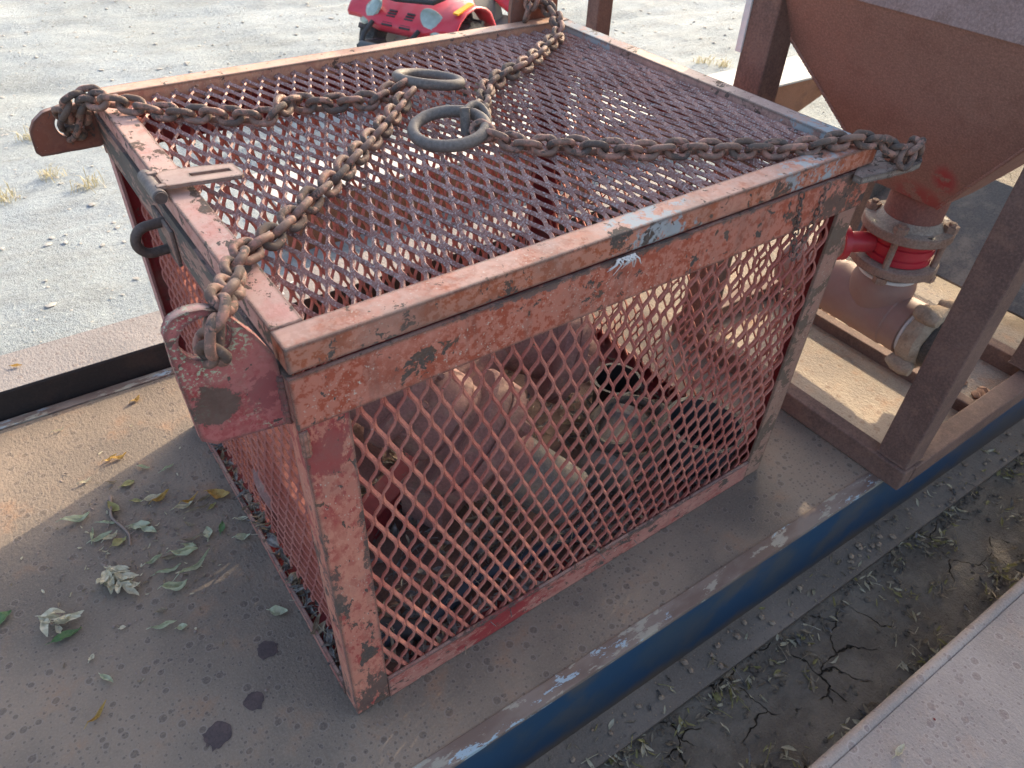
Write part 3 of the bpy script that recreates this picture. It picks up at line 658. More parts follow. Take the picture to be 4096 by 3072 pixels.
# ------------------------------------------------------------------ chains
PIT, DW = .0310, .0124
def link_mesh(name, pit, d, half_w, n=10):
    hl = (pit+d)/2; st_ = hl-half_w; pts = []
    for i in range(9): a = -math.pi/2+math.pi*i/8; pts.append((st_+half_w*math.cos(a), half_w*math.sin(a), 0))
    for i in range(9): a = math.pi/2+math.pi*i/8; pts.append((-st_+half_w*math.cos(a), half_w*math.sin(a), 0))
    mb = MB(); mb.tube(pts, d/2, n, closed=True, up=(0, 0, 1)); o = mb.build(name, M['chain'], None, smooth=True); me = o.data; bpy.data.objects.remove(o); return me
LINK = link_mesh('link', PIT, DW, .0142); SMALL = link_mesh('small_link', .0135, .0032, .0046, 7)
def chain(name, label, pts, me=LINK, pit=PIT, roll0=45, jit=10, seed=0, group='lifting chains on the lid', upv=(0, 0, 1)):
    P_ = resample(pts, pit); rr = random.Random(seed)
    base = P_[len(P_)//2]; root = thing(name, label, 'chain', tuple(base), group)
    for i in range(len(P_)-1):
        a, b = P_[i], P_[i+1]; t_ = (b-a).normalized(); up = Vector(upv)
        if abs(t_.dot(up)) > .9: up = Vector((0, 1, 0)) if abs(t_.y) < .8 else Vector((1, 0, 0))
        s_ = up.cross(t_).normalized(); u_ = t_.cross(s_)
        ro = R(roll0+(90 if i % 2 else 0)+rr.uniform(-jit, jit))
        w_ = s_*math.cos(ro)+u_*math.sin(ro); n_ = t_.cross(w_)
        yaw = rr.uniform(-.10, .10); 
        o = bpy.data.objects.new('link', me); COL.objects.link(o)
        m = Matrix((t_, w_, n_)).transposed().to_4x4()@Matrix.Rotation(yaw, 4, 'Z'); m.translation = (a+b)/2-base
        o.parent = root; o.matrix_basis = m
    return root
zc = H+.006
CA = [(-.052, 1.012, .842), (-.052, .986, .842), (-.045, .958, .862), (-.030, .925, .905), (-.018, .880, .938), (.004, .848, .947), (.034, .838, .940), (.084, .798, zc), (.137, .753, zc), (.188, .714, zc), (.238, .681, zc), (.262, .664, zc+.004), (.285, .690, zc+.012), (.316, .715, zc+.004), (.345, .690, zc), (.385, .678, zc), (.421, .674, zc), (.455, .652, zc), (.495, .667, zc+.004), (.545, .682, zc+.012)]
CB = [(-.074, .052, .937), (-.075, .022, .930), (-.073, .002, .955), (-.062, .014, .985), (-.045, .045, .985), (-.024, .090, .966), (-.004, .145, .948), (.018, .190, .944), (.045, .214, .940), (.075, .238, zc+.004), (.116, .271, zc), (.179, .327, zc), (.226, .360, zc), (.264, .395, zc), (.309, .435, zc), (.35, .473, zc), (.39, .508, zc), (.436, .552, zc), (.483, .600, zc), (.525, .636, zc+.004), (.560, .655, zc+.012)]
CC = [(1.12, 1.035, .968), (1.12, 1.00, .962), (1.135, .975, .955), (1.120, .920, .946), (1.088, .865, .938), (1.057, .825, zc), (1.018, .800, zc), (.968, .767, zc), (.916, .728, zc), (.849, .687, zc), (.798, .666, zc), (.741, .637, zc), (.696, .606, zc), (.654, .555, zc), (.618, .505, zc+.004), (.585, .465, zc+.010)]
CD = [(.545, .418, zc+.010), (.557, .385, zc+.004), (.578, .355, zc), (.592, .325, zc), (.628, .305, zc), (.663, .290, zc), (.685, .262, zc), (.717, .236, zc), (.755, .205, zc), (.793, .186, zc), (.835, .168, zc), (.892, .132, zc), (.929, .112, zc), (.997, .070, zc), (1.035, .052, zc+.003), (1.07, .038, .936), (1.112, .025, .939), (1.155, .008, .937), (1.202, -.012, .924), (1.238, -.024, .908), (1.265, -.012, .888), (1.270, -.004, .862), (1.262, -.012, .835)]
chain('chain', 'rusty chain leg from the far left lug to the rear ring', CA, seed=1)
chain('chain', 'rusty pink flecked chain leg from the near left lug up to the rear ring', CB, seed=2)
chain('chain', 'chain leg from the far right lug down to the front ring', CC, seed=3)
chain('chain', 'chain leg from the front ring across to the right hand lug', CD, seed=4)
# a second short bunch of links looped on each corner
chain('chain', 'short bunch of links looped over the far left corner', [(-.058, .975, .870), (-.062, .935, .905), (-.05, .905, .930), (-.02, .895, .945), (.012, .875, .946)], seed=5)
chain('chain', 'short bunch of pale links hanging through the right hand lug', [(1.225, -.045, .892), (1.255, -.038, .918), (1.285, -.030, .915), (1.292, -.022, .880), (1.278, -.010, .842)], seed=6)
chain('chain', 'short loop of links hanging on the far right lug', [(1.075, .985, .93), (1.085, .975, .98), (1.10, .978, 1.02), (1.12, .985, 1.035)], seed=8)
# master rings
def ring(label, c, n, rad, r, sx=1.0, rot=0):
    n = Vector(n).normalized(); u = Vector((math.cos(rot), math.sin(rot), 0)); u = (u-n*u.dot(n)).normalized(); v = n.cross(u); c = Vector(c)
    mb = MB(); mb.tube([c+u*rad*sx*math.cos(a)+v*rad*math.sin(a) for a in [2*math.pi*i/40 for i in range(40)]], r, 14, closed=True, up=tuple(n))
    return tag(mb.build('lifting_ring', M['ring'], smooth=True), label, 'ring', 'lifting rings on the lid')
ring('thick steel ring at the rear joining the two left chain legs', (.607, .694, H+.012), (.16, .10, 1), .062, .0108, 1.08, R(-35))
nr_ = ring('thick steel ring in front joining the right hand chain legs', (.505, .446, H+.013), (-.12, -.06, 1), .064, .0112, 1.05, R(-25))
# shackle on the front ring
sh = thing('shackle', 'small bow shackle with pin tying a chain to the front ring', 'shackle', (.57, .475, H))
mb = MB(); mb.tube(bez((.548, .462, H+.030), (.600, .500, H+.040), (.592, .452, H+.020), 10)+bez((.592, .452, H+.020), (.585, .42, H+.002), (.540, .440, H+.000), 8)[1:], .0070, 10); mb.build('bow', M['ring'], sh, smooth=True)
mb = MB(); mb.tube([(.545, .457, H+.040), (.540, .445, H-.006)], .0095, 12); mb.build('pin', M['ring'], sh, smooth=True)
# thin chains on the front
chain('thin_chain', 'left of two thin dark chains hanging over the front rail', [(.975, -.006, .879), (.985, -.006, .84), (.998, -.0055, .79), (1.008, -.006, .742), (1.012, -.006, .725)], SMALL, .0135, 45, 15, 9, 'thin chains on the front rail', (0, 1, 0))
chain('thin_chain', 'right of two thin dark chains on the front rail, meeting the left one low down', [(1.055, -.006, .880), (1.050, -.0055, .84), (1.045, -.006, .80), (1.036, -.006, .765), (1.024, -.006, .735), (1.014, -.006, .722)], SMALL, .0135, 45, 15, 10, 'thin chains on the front rail', (0, 1, 0))

# ------------------------------------------------------------------ leaves
def leaf_pts(L, Wd, curl, fold, twist, seed, nseg=7):
    rr = random.Random(seed); vs = []; fs = []
    ph = rr.uniform(0, 6)
    for i in range(nseg+1):
        u = i/nseg; w_ = Wd/2*math.sin(math.pi*min(1, u*.97+.015))**.75*(1-.25*u); x = (u-.5)*L
        z0 = curl*L*(4*(u-.5)**2)*.5+.06*L*math.sin(u*7+ph)
        a = twist*(u-.5); 
        for k in (-1, -.5, 0, .5, 1):
            y = k*w_*math.cos(abs(k)*fold); z = abs(k)*w_*math.sin(abs(k)*fold)+rr.uniform(-.09, .09)*Wd
            vs.append(Vector((x, y*math.cos(a)-z*math.sin(a), z0+y*math.sin(a)+z*math.cos(a))))
    for i in range(nseg):
        for k in range(4): fs.append((i*5+k, i*5+k+1, i*5+6+k, i*5+5+k))
    mz = min(v.z for v in vs); vs = [v-Vector((0, 0, mz)) for v in vs]
    return vs, fs
def leaf_obj(name, x, y, z, L, Wd, ang, curl, fold, twist, mat, seed, parent=None, tilt=0):
    vs, fs = leaf_pts(L, Wd, curl, fold, twist, seed); m = Matrix.Rotation(ang, 3, 'Z')@Matrix.Rotation(tilt, 3, 'Y')
    mb = MB(); mb.add([Vector((x, y, z))+m@v for v in vs], fs)
    # stalk
    e = m@Vector((-L/2, 0, vs[2].z)); mb.tube([Vector((x, y, z))+e, Vector((x, y, z))+m@Vector((-L*.72, L*.05, max(.001, vs[2].z*.5)))], [.0010, .0006], 5)
    return mb.build(name, mat, parent, smooth=True)
# x, y, length, width, angle, curl, fold, material, label
LF = [(-.209, .975, .030, .010, 30, .3, .5, 'leaf_yellow', 'ochre leaf on the sunlit edge of the deck shadow'),
      (-.228, .985, .026, .008, 50, .4, .6, 'leaf_yellow', 'narrow ochre leaf touching the sunlit edge, left of its neighbour'),
      (-.113, 1.185, .022, .011, 60, .4, .3, 'leaf_yellow', 'single bright yellow leaf in the sunlit strip near the basket'),
      (-.318, 1.170, .022, .006, 35, .3, .8, 'leaf_cream', 'small cream sliver of leaf in the sunlit strip'),
      (-.165, .905, .026, .010, -10, .2, .8, 'leaf_green', 'pale rolled leaf just inside the shadow'),
      (-.115, .870, .028, .010, 50, .2, .9, 'leaf_green', 'pale rolled leaf slanting, nearest the lug tip'),
      (-.215, .870, .024, .017, 40, .15, .2, 'leaf_olive', 'round olive leaf above the twig'),
      (-.245, .895, .020, .008, 10, .3, .7, 'leaf_tan', 'small tan leaf left of the round olive one'),
      (-.300, .935, .022, .008, 35, .3, .7, 'leaf_cream', 'thin cream leaf lying on the shadow line'),
      (-.262, .800, .034, .017, -35, .25, .4, 'leaf_olive', 'olive leaf lying across the upper end of the twig'),
      (-.212, .800, .020, .010, 0, .2, .4, 'leaf_olive', 'small olive scrap right of the twig'),
      (-.175, .785, .032, .016, 30, .35, .5, 'leaf_cream', 'cream leaf of a pale and tan pair'),
      (-.157, .775, .036, .014, 55, .4, .6, 'leaf_yellow', 'curled tan leaf of a pale and tan pair'),
      (-.120, .715, .034, .013, 30, .3, .6, 'leaf_cream', 'cream leaf at the left end of the ochre pile'),
      (-.100, .725, .034, .012, 45, .5, .7, 'leaf_yellow', 'ochre leaf in the middle of the small pile'),
      (-.092, .690, .052, .009, 40, .3, .9, 'leaf_tan', 'long thin tan leaf of the small pile'),
      (-.068, .715, .034, .010, 55, .5, .8, 'leaf_tan', 'twisted tan leaf linking the pile and the orange leaf'),
      (-.035, .705, .044, .024, -8, .25, .35, 'leaf_yellow', 'large pointed orange leaf nearest the basket'),
      (-.062, .680, .018, .010, 60, .3, .5, 'leaf_olive', 'small olive scrap below the orange leaf'),
      (-.053, .603, .028, .017, 110, .2, .25, 'leaf_green', 'broad olive green leaf with brown edge right of the litter'),
      (-.020, .600, .026, .012, 100, .3, .3, 'leaf_deep', 'small green leaf close to the left mesh'),
      (.012, .545, .026, .016, 15, .2, .2, 'leaf_green', 'round green leaf at the foot of the basket'),
      (.030, .600, .024, .012, 10, .4, .6, 'leaf_cream', 'crumpled cream leaf beside the bottom rail'),
      (-.345, .815, .048, .018, 20, .3, .6, 'leaf_green', 'big pale green folded leaf at the left of the litter'),
      (-.285, .765, .034, .010, 5, .2, .9, 'leaf_green', 'rolled green leaf left of the twig'),
      (-.325, .748, .030, .010, 110, .2, .7, 'leaf_green', 'upright narrow green leaf left of the cream scrap'),
      (-.308, .728, .036, .014, 40, .3, .6, 'leaf_green', 'folded green leaf beside the cream scrap'),
      (-.290, .715, .026, .014, 50, .4, .7, 'leaf_cream', 'torn cream leaf below the folded green one'),
      (-.278, .690, .026, .016, 45, .2, .2, 'leaf_olive', 'yellow green oval leaf at the twig tip'),
      (-.225, .715, .034, .019, 15, .2, .3, 'leaf_green', 'broad pale green leaf right of the twig'),
      (-.212, .690, .034, .015, -20, .2, .3, 'leaf_green', 'pale green leaf tucked under the broad one'),
      (-.125, .650, .022, .009, -20, .3, .6, 'leaf_tan', 'small tan leaf above the dry pods'),
      (-.130, .605, .040, .009, 20, .2, .8, 'leaf_tan', 'long tan curled leaf right of the litter'),
      (-.145, .590, .024, .010, -5, .2, .4, 'leaf_green', 'small pale leaf under the long tan one'),
      (-.225, .592, .030, .014, 45, .3, .8, 'leaf_green', 'pale rolled leaf above the big curled leaves'),
      (-.190, .580, .034, .014, 20, .4, .8, 'leaf_tan', 'tan curled leaf beside the crumpled bundle'),
      (-.160, .570, .044, .026, 10, .5, .8, 'leaf_green', 'crumpled pale green bundle'),
      (-.205, .545, .042, .014, 30, .2, .9, 'leaf_green', 'long grey green rolled leaf'),
      (-.150, .520, .062, .016, 55, .3, .9, 'leaf_green', 'longest rolled green leaf, bent upward'),
      (-.205, .490, .040, .028, 20, .5, .8, 'leaf_green', 'broad curled green leaf at the foot of the rolled one'),
      (-.250, .450, .016, .010, 20, .4, .5, 'leaf_tan', 'small tan crumb below the curled leaves'),
      (-.255, .408, .038, .014, 20, .3, .8, 'leaf_green', 'solitary boat shaped green leaf below the litter'),
      (-.540, .615, .042, .020, 60, .2, .3, 'leaf_deep', 'dark green fresh leaf at the left picture edge'),
      (-.430, .500, .044, .016, 35, .15, .4, 'leaf_deep', 'mid green leaf below the cream sprig'),
      (-.225, .385, .016, .012, 20, .2, .3, 'leaf_green', 'tiny yellow green leaf in the middle of the deck'),
      (-.330, .455, .010, .008, 20, .2, .3, 'leaf_cream', 'tiny cream crumb on the deck'),
      (-.400, .418, .012, .008, 80, .2, .3, 'leaf_cream', 'small cream flake left of the tiny leaf'),
      (-.385, .352, .026, .012, -25, .2, .6, 'leaf_green', 'pale green rolled leaf low on the deck'),
      (-.415, .285, .036, .010, 70, .4, .8, 'leaf_yellow', 'ochre crossed leaf lowest on the deck'),
      (.005, .305, .030, .018, -5, .15, .2, 'leaf_green', 'warty pale green leaf beside the bottom rail'),
      (.875, -.660, .026, .014, 40, .5, .6, 'leaf_cream', 'cream curled leaf on the lower right platform'),
      (-.355, 1.400, .022, .010, 10, .3, .6, 'leaf_yellow', 'small yellow leaf on the long beam top')]
for k, (x, y, l, wd, an, cu, fo, mt, lb) in enumerate(LF):
    z = .0015
    if 'beam top' in lb: z = .0885
    if 'lower right' in lb: z = -.048
    if x > -.06 and .25 < y < .62: x -= .045
    tag(leaf_obj('fallen_leaf', x, y, z, l*1.35, wd*1.6, R(an-35), cu*1.5, min(1.35, fo*1.45), random.Random(k).uniform(-1.2, 1.2), M[mt], 100+k), lb, 'leaf', 'fallen leaves')
# leafy sprigs
def sprig(label, x, y, n, ang, L, mat, seed, spread=.9):
    rr = random.Random(seed); root = thing('leaf_sprig', label, 'sprig', (x, y, 0), 'dry sprigs on the deck')
    d = Vector((math.cos(ang), math.sin(ang), 0))
    mb = MB(); mb.tube([Vector((x, y, .006))+d*L*(u-.5)+Vector((0, 0, .006*math.sin(u*9)))+Vector((-d.y, d.x, 0))*.004*math.sin(u*6) for u in [i/8 for i in range(9)]], [.0022-.0014*i/8 for i in range(9)], 6); mb.build('stem', M['twig'], root, smooth=True)
    for i in range(n):
        u = rr.uniform(.1, 1); a = ang+rr.choice((-1, 1))*rr.uniform(.2, spread); l = rr.uniform(.034, .052)
        q = Vector((x, y, .003+rr.random()*.016))+d*L*(u-.5)+Vector((math.cos(a), math.sin(a), 0))*l*.55
        leaf_obj('leaf', q.x, q.y, q.z, l, l*.42, a, rr.uniform(-.2, .5), rr.uniform(.2, .7), rr.uniform(-1, 1), mat, seed*31+i, root, rr.uniform(-.5, .2))
    return root
sprig('large dry cream leaf sprig in the middle of the litter', -.315, .600, 34, R(-75), .095, M['leaf_cream'], 5)
sprig('smaller cream leaf sprig at left, below the large one', -.455, .552, 11, R(-50), .055, M['leaf_cream'], 6)
# bare twig
mb = MB(); tw = [(-.262, .850, .004), (-.268, .815, .006), (-.275, .775, .007), (-.262, .735, .005), (-.255, .70, .004), (-.262, .665, .003)]
P_ = resample(tw, .006); mb.tube(P_, [.0040-.0018*i/len(P_) for i in range(len(P_))], 7)
mb.tube([(-.275, .775, .007), (-.287, .758, .005), (-.292, .748, .003)], [.0016, .0014, .0008], 6); mb.tube([(-.258, .70, .004), (-.238, .705, .005), (-.228, .715, .003)], [.0013, .001, .0007], 6)
tag(mb.build('twig', M['twig'], smooth=True), 'crooked bare twig lying among the fallen leaves', 'twig')
# stains and small bits
def blot(label, x, y, r, seed, mat=M['stain']):
    rr = random.Random(seed); mb = MB(); n = 34
    ro = [r*(1+.25*mnoise.noise(Vector((math.cos(6.283*i/n)*2, math.sin(6.283*i/n)*2, seed*3.3)))+(.35*rr.random() if rr.random() < .18 else 0)) for i in range(n)]
    mb.plate([(x+ro[i]*math.cos(6.283*i/n), y+ro[i]*math.sin(6.283*i/n)) for i in range(n)], None, lambda a, b, tt: (a, b, .0006+tt), .0006)
    return tag(mb.build('berry_stain', mat), label, 'stain', 'dark berry stains on the deck')
blot('dark stain nearest the basket with pale flecks', -.096, .236, .021, 1); blot('round plain dark stain between the two splashed ones', -.158, .144, .019, 2); blot('lowest splashed dark stain with ragged edge', -.239, .119, .025, 3)
mb = MB(); mb.lathe([(0, -.003), (.003, 0), (0, .003)], (1.0, -.665, -.047), (0, 0, 1), 8); tag(mb.build('berry', M['berry'], smooth=True), 'single dark red berry on the lower right platform', 'berry')
for k, (x, y, lb) in enumerate([(-.13, .150, 'tiny dark seed beside the round stain'), (-.205, .36, 'small brown seed beside the tiny leaf'), (-.345, .468, 'brown seed below the large cream sprig')]):
    mb = MB(); mb.lathe([(0, -.003), (.0032, -.001), (.0034, .001), (0, .0035)], (x, y, .0035), (0, .2, 1), 9); tag(mb.build('seed', M['twig'], smooth=True), lb, 'seed', 'seeds on the deck')
# litter ---------------------------------------------------------
def litter(name, label, spots, mats, seed, lmin=.018, lmax=.045):
    rr = random.Random(seed); mb = MB()
    for k, (x, y, z) in enumerate(spots):
        L = rr.uniform(lmin, lmax); vs, fs = leaf_pts(L, L*rr.uniform(.18, .5), rr.uniform(-.2, .6), rr.uniform(.3, 1.1), rr.uniform(-1.5, 1.5), rr.randrange(10**6), 4)
        m = Matrix.Rotation(rr.random()*6.28, 3, 'Z')@Matrix.Rotation(rr.gauss(0, .35), 3, 'Y')@Matrix.Rotation(rr.gauss(0, .4), 3, 'X')
        mb.add([Vector((x, y, z))+m@v for v in vs], fs, rr.choice(range(len(mats))))
        if rr.random() < .12:
            a = rr.random()*6.28; d = Vector((math.cos(a), math.sin(a), rr.uniform(-.15, .25)))*rr.uniform(.02, .05)
            mb.tube([Vector((x, y, z+.004)), Vector((x, y, z+.006))+d*.5, Vector((x, y, z+.003))+d], .0010, 4, mi=rr.choice(range(len(mats))))
    o = kind(mb.build(name, mats, smooth=True), 'stuff'); o['label'] = label; o['category'] = 'leaf litter'; return o
rr = random.Random(12); sp = []
for i in range(1500):
    x = rr.uniform(.03, 1.17); y = .02+.95*rr.random()**1.5
    sp.append((x, y, .010+.055*rr.random()*max(.15, 1-y*1.6)))
for i in range(130): sp.append((rr.uniform(.010, .024), rr.uniform(.08, .93), rr.uniform(.012, .036)))
litter('leaf_litter', 'grey dry leaves heaped on the basket floor', sp, [M['leaf_grey'], M['leaf_grey'], M['leaf_grey'], M['leaf_tan']], 13, .022, .058)
sp = []
for k in range(95):
    cx = rr.uniform(.05, 2.4); cy = rr.choice((rr.uniform(-.55, -.30), rr.gauss(-.545, .012), rr.gauss(-.30, .015)))
    for i in range(rr.randrange(4, 22)):
        x, y = cx+rr.gauss(0, .035), min(-.27, max(-.58, cy+rr.gauss(0, .018))); sp.append((x, y-.02*x, gz(x, y)+.002+.012*rr.random()**2))
for i in range(90): x = rr.uniform(.1, 2.2); sp.append((x, rr.uniform(-.268, -.195)-.02*x, -.262))
litter('ground_litter', 'dry leaves and stalks on the mud strip between the platforms', sp, [M['leaf_grey'], M['leaf_tan'], M['leaf_tan'], M['leaf_cream'], M['leaf_olive']], 14, .012, .036)
sp = [(rr.uniform(-1, 2), rr.uniform(1.5, 4), 0) for i in range(60)]
mb = MB()
for i in range(2600):
    x = rr.uniform(.0, 2.7); y = rr.choice((rr.uniform(-.57, -.28), rr.gauss(-.555, .015), rr.gauss(-.29, .012))); s_ = .0015+.010*rr.random()**4
    if mnoise.noise(Vector((x*9, y*9, 4))) < -.05 and rr.random() < .8: continue
    y -= .02*x; m = Matrix.Rotation(rr.random()*6, 3, 'Z')@Matrix.Diagonal((s_, s_*rr.uniform(.6, 1), s_*.7)); mb.add([Vector((x, y, gz(x, y)+s_*.2))+m@Vector(q) for q in ico], icf)
o = kind(mb.build('soil_crumbs', rusty('dark_soil', (.10, .082, .064), (.16, .135, .105), (.20, .17, .135), 20, .95), smooth=True), 'stuff'); o['label'] = 'dark soil crumbs in the gap between the platforms'; o['category'] = 'soil'
mb = MB()
for i in range(700):
    if i < 450: x, y = rr.gauss(-.22, .11), rr.gauss(.68, .14)
    else: x, y = rr.uniform(-.7, 1.3), rr.uniform(-.14, 1.2)
    if 0 < x < 1.2 and 0 < y < 1: continue
    s_ = .0006+.0022*rr.random()**3; m = Matrix.Rotation(rr.random()*6, 3, 'Z')@Matrix.Diagonal((s_*rr.uniform(1, 2.5), s_, s_*.6)); mb.add([Vector((x, y, s_*.4))+m@Vector(q) for q in ico], icf)
for i in range(150):
    x, y = rr.gauss(-.22, .10), rr.gauss(.66, .14)
    if x > -.03: continue
    vs, fs = leaf_pts(rr.uniform(.006, .016), rr.uniform(.003, .007), rr.uniform(0, .6), rr.uniform(.3, 1.2), rr.uniform(-1.5, 1.5), rr.randrange(10**6), 4); m = Matrix.Rotation(rr.random()*6.28, 3, 'Z')
    mb.add([Vector((x, y, .001))+m@v for v in vs], fs, rr.choice((0, 1, 1, 2)))
o = kind(mb.build('deck_grit', [M['twig'], M['leaf_tan'], M['leaf_cream']]), 'stuff'); o['label'] = 'fine grit and plant crumbs scattered on the deck'; o['category'] = 'grit'
# mud clods on the lower flange
mb = MB()
for i in range(120):
    x = rr.uniform(.3, 2.4); y = rr.uniform(-.266, -.195)-.021*x; s_ = .003+.010*rr.random()**3; m = Matrix.Rotation(rr.random()*6, 3, 'Z')@Matrix.Diagonal((s_, s_*.8, s_*.7))
    mb.add([Vector((x, y, -.262+s_*.3))+m@Vector(q) for q in ico], icf)
o = kind(mb.build('mud_crumbs', M['clay'], smooth=True), 'stuff'); o['label'] = 'mud crumbs scattered on the lower beam flange'; o['category'] = 'mud'

# ------------------------------------------------------------------ pump and loose gear inside the basket
pm = thing('pump', 'rusty pink cast pump with bolted flanges and grey threaded outlet inside the basket', 'pump', (.45, .4, .01))
def bolts(c, ax, rad, n, r, h, mat, parent, name='bolt', a0=.2):
    ax = Vector(ax).normalized(); ref = Vector((0, 0, 1)) if abs(ax.z) < .9 else Vector((1, 0, 0)); u = (ref-ax*ref.dot(ax)).normalized(); v = ax.cross(u)
    for k in range(n):
        a = a0+2*math.pi*k/n; q = Vector(c)+(u*math.cos(a)+v*math.sin(a))*rad
        mb = MB(); mb.lathe([(0, -h), (r, -h), (r, h), (r*.55, h), (r*.55, h*1.45), (0, h*1.45)], q, ax, 6); mb.build(name, mat, parent)
ax1 = Vector((.60, -.55, -.58)).normalized(); c1 = Vector((.46, .30, .285))
mb = MB(); mb.lathe([(0, -.045), (.148, -.045), (.155, -.038), (.155, -.004), (.148, -.003), (.148, .003), (.155, .004), (.155, .036), (.148, .043), (.085, .046), (.08, .06), (.066, .06), (0, .06)], c1, ax1, 56); mb.build('flange', M['pump'], pm, smooth=True)
bolts(c1-ax1*.162, ax1, .119, 10, .010, .008, M['pump'], pm)
bolts(c1+ax1*.052, ax1, .122, 8, .020, .014, M['pump'], pm)
mb = MB(); mb.lathe([(0, .058), (.064, .058), (.066, .10), (.073, .125), (.073, .245)]+[(.073-.003*(i % 2), .25+.005*i) for i in range(9)]+[(.058, .295), (.058, .20), (0, .20)], c1, ax1, 48, mis=[0, 0, 0, 1]+[1]*40); mb.build('outlet_nozzle', [M['pump'], M['pump_grey']], pm, smooth=True)
mb = MB(); mb.lathe([(0, -.33), (.100, -.33), (.108, -.322), (.108, -.205), (.128, -.203), (.130, -.200), (.130, -.170), (.128, -.167), (.108, -.165), (.108, -.075), (.10, -.065), (.10, -.044), (0, -.044)], c1, ax1, 44); mb.build('volute', M['pump'], pm, smooth=True)
mb = MB(); mb.lathe([(0, 0), (.10, 0), (.10, .03), (.075, .035), (.07, .16), (.1, .17), (.1, .2), (0, .2)], (.22, .42, .30), (-.5, .25, -.5), 40); mb.build('inlet', M['pump'], pm, smooth=True)
ax2 = Vector((.80, -.45, -.35)).normalized(); c2 = Vector((.87, .50, .22))
mb = MB(); mb.lathe([(0, -.18), (.08, -.18), (.085, -.04), (.135, -.035), (.14, -.028), (.14, 0), (.135, .003), (.14, .006), (.14, .03), (.13, .035), (.07, .04), (.065, .10), (0, .10)], c2, ax2, 52); mb.build('rear_flange', M['pump'], pm, smooth=True)
bolts(c2+ax2*.042, ax2, .11, 8, .017, .012, M['pump'], pm)
mb = MB(); mb.tube([c1-ax1*.15, (.52, .50, .24), c2-ax2*.15], [.06, .06, .055], 20); mb.build('casing', M['pump'], pm, smooth=True)
MB().obox((.45, .50, .045), .62, .07, .07, Matrix.Rotation(R(25), 3, 'Z')).build('base_bar', M['inner'], pm, bevel=.003)
MB().obox((.62, .72, .045), .8, .06, .05, Matrix.Rotation(R(12), 3, 'Z')).build('base_bar', M['inner'], pm, bevel=.003)
MB().obox((.40, .36, .08), .14, .12, .12, Matrix.Rotation(R(25), 3, 'Z')).build('foot', M['pump'], pm, bevel=.006)
# coiled hose and strap
mb = MB(); cpts = []
for i in range(90):
    a = i*.21; r_ = .105+.012*math.sin(i*.13); cpts.append((.90+r_*math.cos(a), .22+r_*.8*math.sin(a), .05+.0014*i+.012*math.sin(a*1.5)))
mb.tube(cpts, .014, 9)
tag(mb.build('coiled_hose', M['hose_black'], smooth=True), 'dark hose coiled on the basket floor right of the pump', 'hose')
mb = MB(); mb.lathe([(0, 0), (.085, 0), (.10, .13), (.106, .13), (.106, .135), (.094, .135), (.082, .008), (0, .008)], (1.07, .125, .012), (.05, -.05, 1), 36)
tag(mb.build('bucket', plain('dark_blue_bucket', (.025, .035, .045), .55, .2, .1, 20, ((.14, .13, .11), .35)), smooth=True), 'small dark blue bucket in the basket corner by the right post', 'bucket')
mb = MB(); mb.lathe([(0, 0), (.07, 0), (.075, .02), (.066, .05), (.066, .16), (.074, .17), (.074, .20), (.05, .20), (.05, .02), (0, .02)], (.78, .17, .06), (.55, .35, .12), 36); 
tag(mb.build('pipe_coupling', M['pump_grey'], smooth=True), 'grey brown pipe coupling lying beside the hose', 'coupling')
mb = MB(); mb.tube([(.10, .10, .035), (.22, .08, .04), (.35, .12, .035), (.50, .10, .04), (.66, .09, .035)], .017, 10); tag(mb.build('hose', plain('blue_black_hose', (.03, .04, .055), .5, .2), smooth=True), 'blue black hose length among leaves at the basket front', 'hose')
mb = MB(); mb.tube([(.08, .30, .05), (.10, .14, .045), (.20, .06, .04)], .022, 10); tag(mb.build('hose', M['black'], smooth=True), 'thick black hose end in the near basket corner', 'hose')
mb = MB(); mb.lathe([(0, 0), (.06, 0), (.066, .11), (.07, .115), (.062, .115), (.055, .01), (0, .01)], (1.02, .40, .012), (0, 0, 1), 30); tag(mb.build('can', M['black'], smooth=True), 'black open can on the basket floor seen through the lid', 'can')

# ------------------------------------------------------------------ hopper on its stand
hp = thing('hopper', 'brown rusted pyramid hopper on a square steel stand at right', 'hopper', (1.86, .165, 0))
X0, X1, Y0, Y1 = 1.455, 2.265, -.262, .595
def tube4(name, a, b, mat=M['leg'], bev=.004): return MB().box(a, b).build(name, mat, hp, bevel=bev)
FH = .068
tube4('base_rail', (X0, Y0+.002, .002), (X0+.05, Y1, FH))
tube4('base_rail', (X1-.05, Y0+.002, .002), (X1, Y1, FH))
tube4('base_rail', (X0+.051, Y0, .002), (X1-.051, Y0+.06, FH-.004))
tube4('base_rail', (X0+.051, Y1-.06, .002), (X1-.051, Y1-.001, FH-.004))
tube4('base_rail', (1.90, Y0+.061, .004), (1.94, Y1-.061, .045))
MB().box((X0+.051, Y0+.061, .0015), (X1-.051, Y1-.061, .006)).build('floor_sheet', M['floor2'], hp)
for x, y in ((X0+.012, Y0+.012), (X1-.095, Y0+.012), (X0+.012, Y1-.10), (X1-.095, Y1-.10)):
    tube4('leg', (x, y, FH), (x+.085, y+.085, 1.08))
    tube4('weld_collar', (x-.0015, y-.0015, FH), (x+.0865, y+.0865, FH+.006), M['leg'], .002)
MB().box((X0+.0065, Y1-.02, .90), (X0+.0115, Y1-.002, 1.3)).build('white_strip', M['white'], hp)
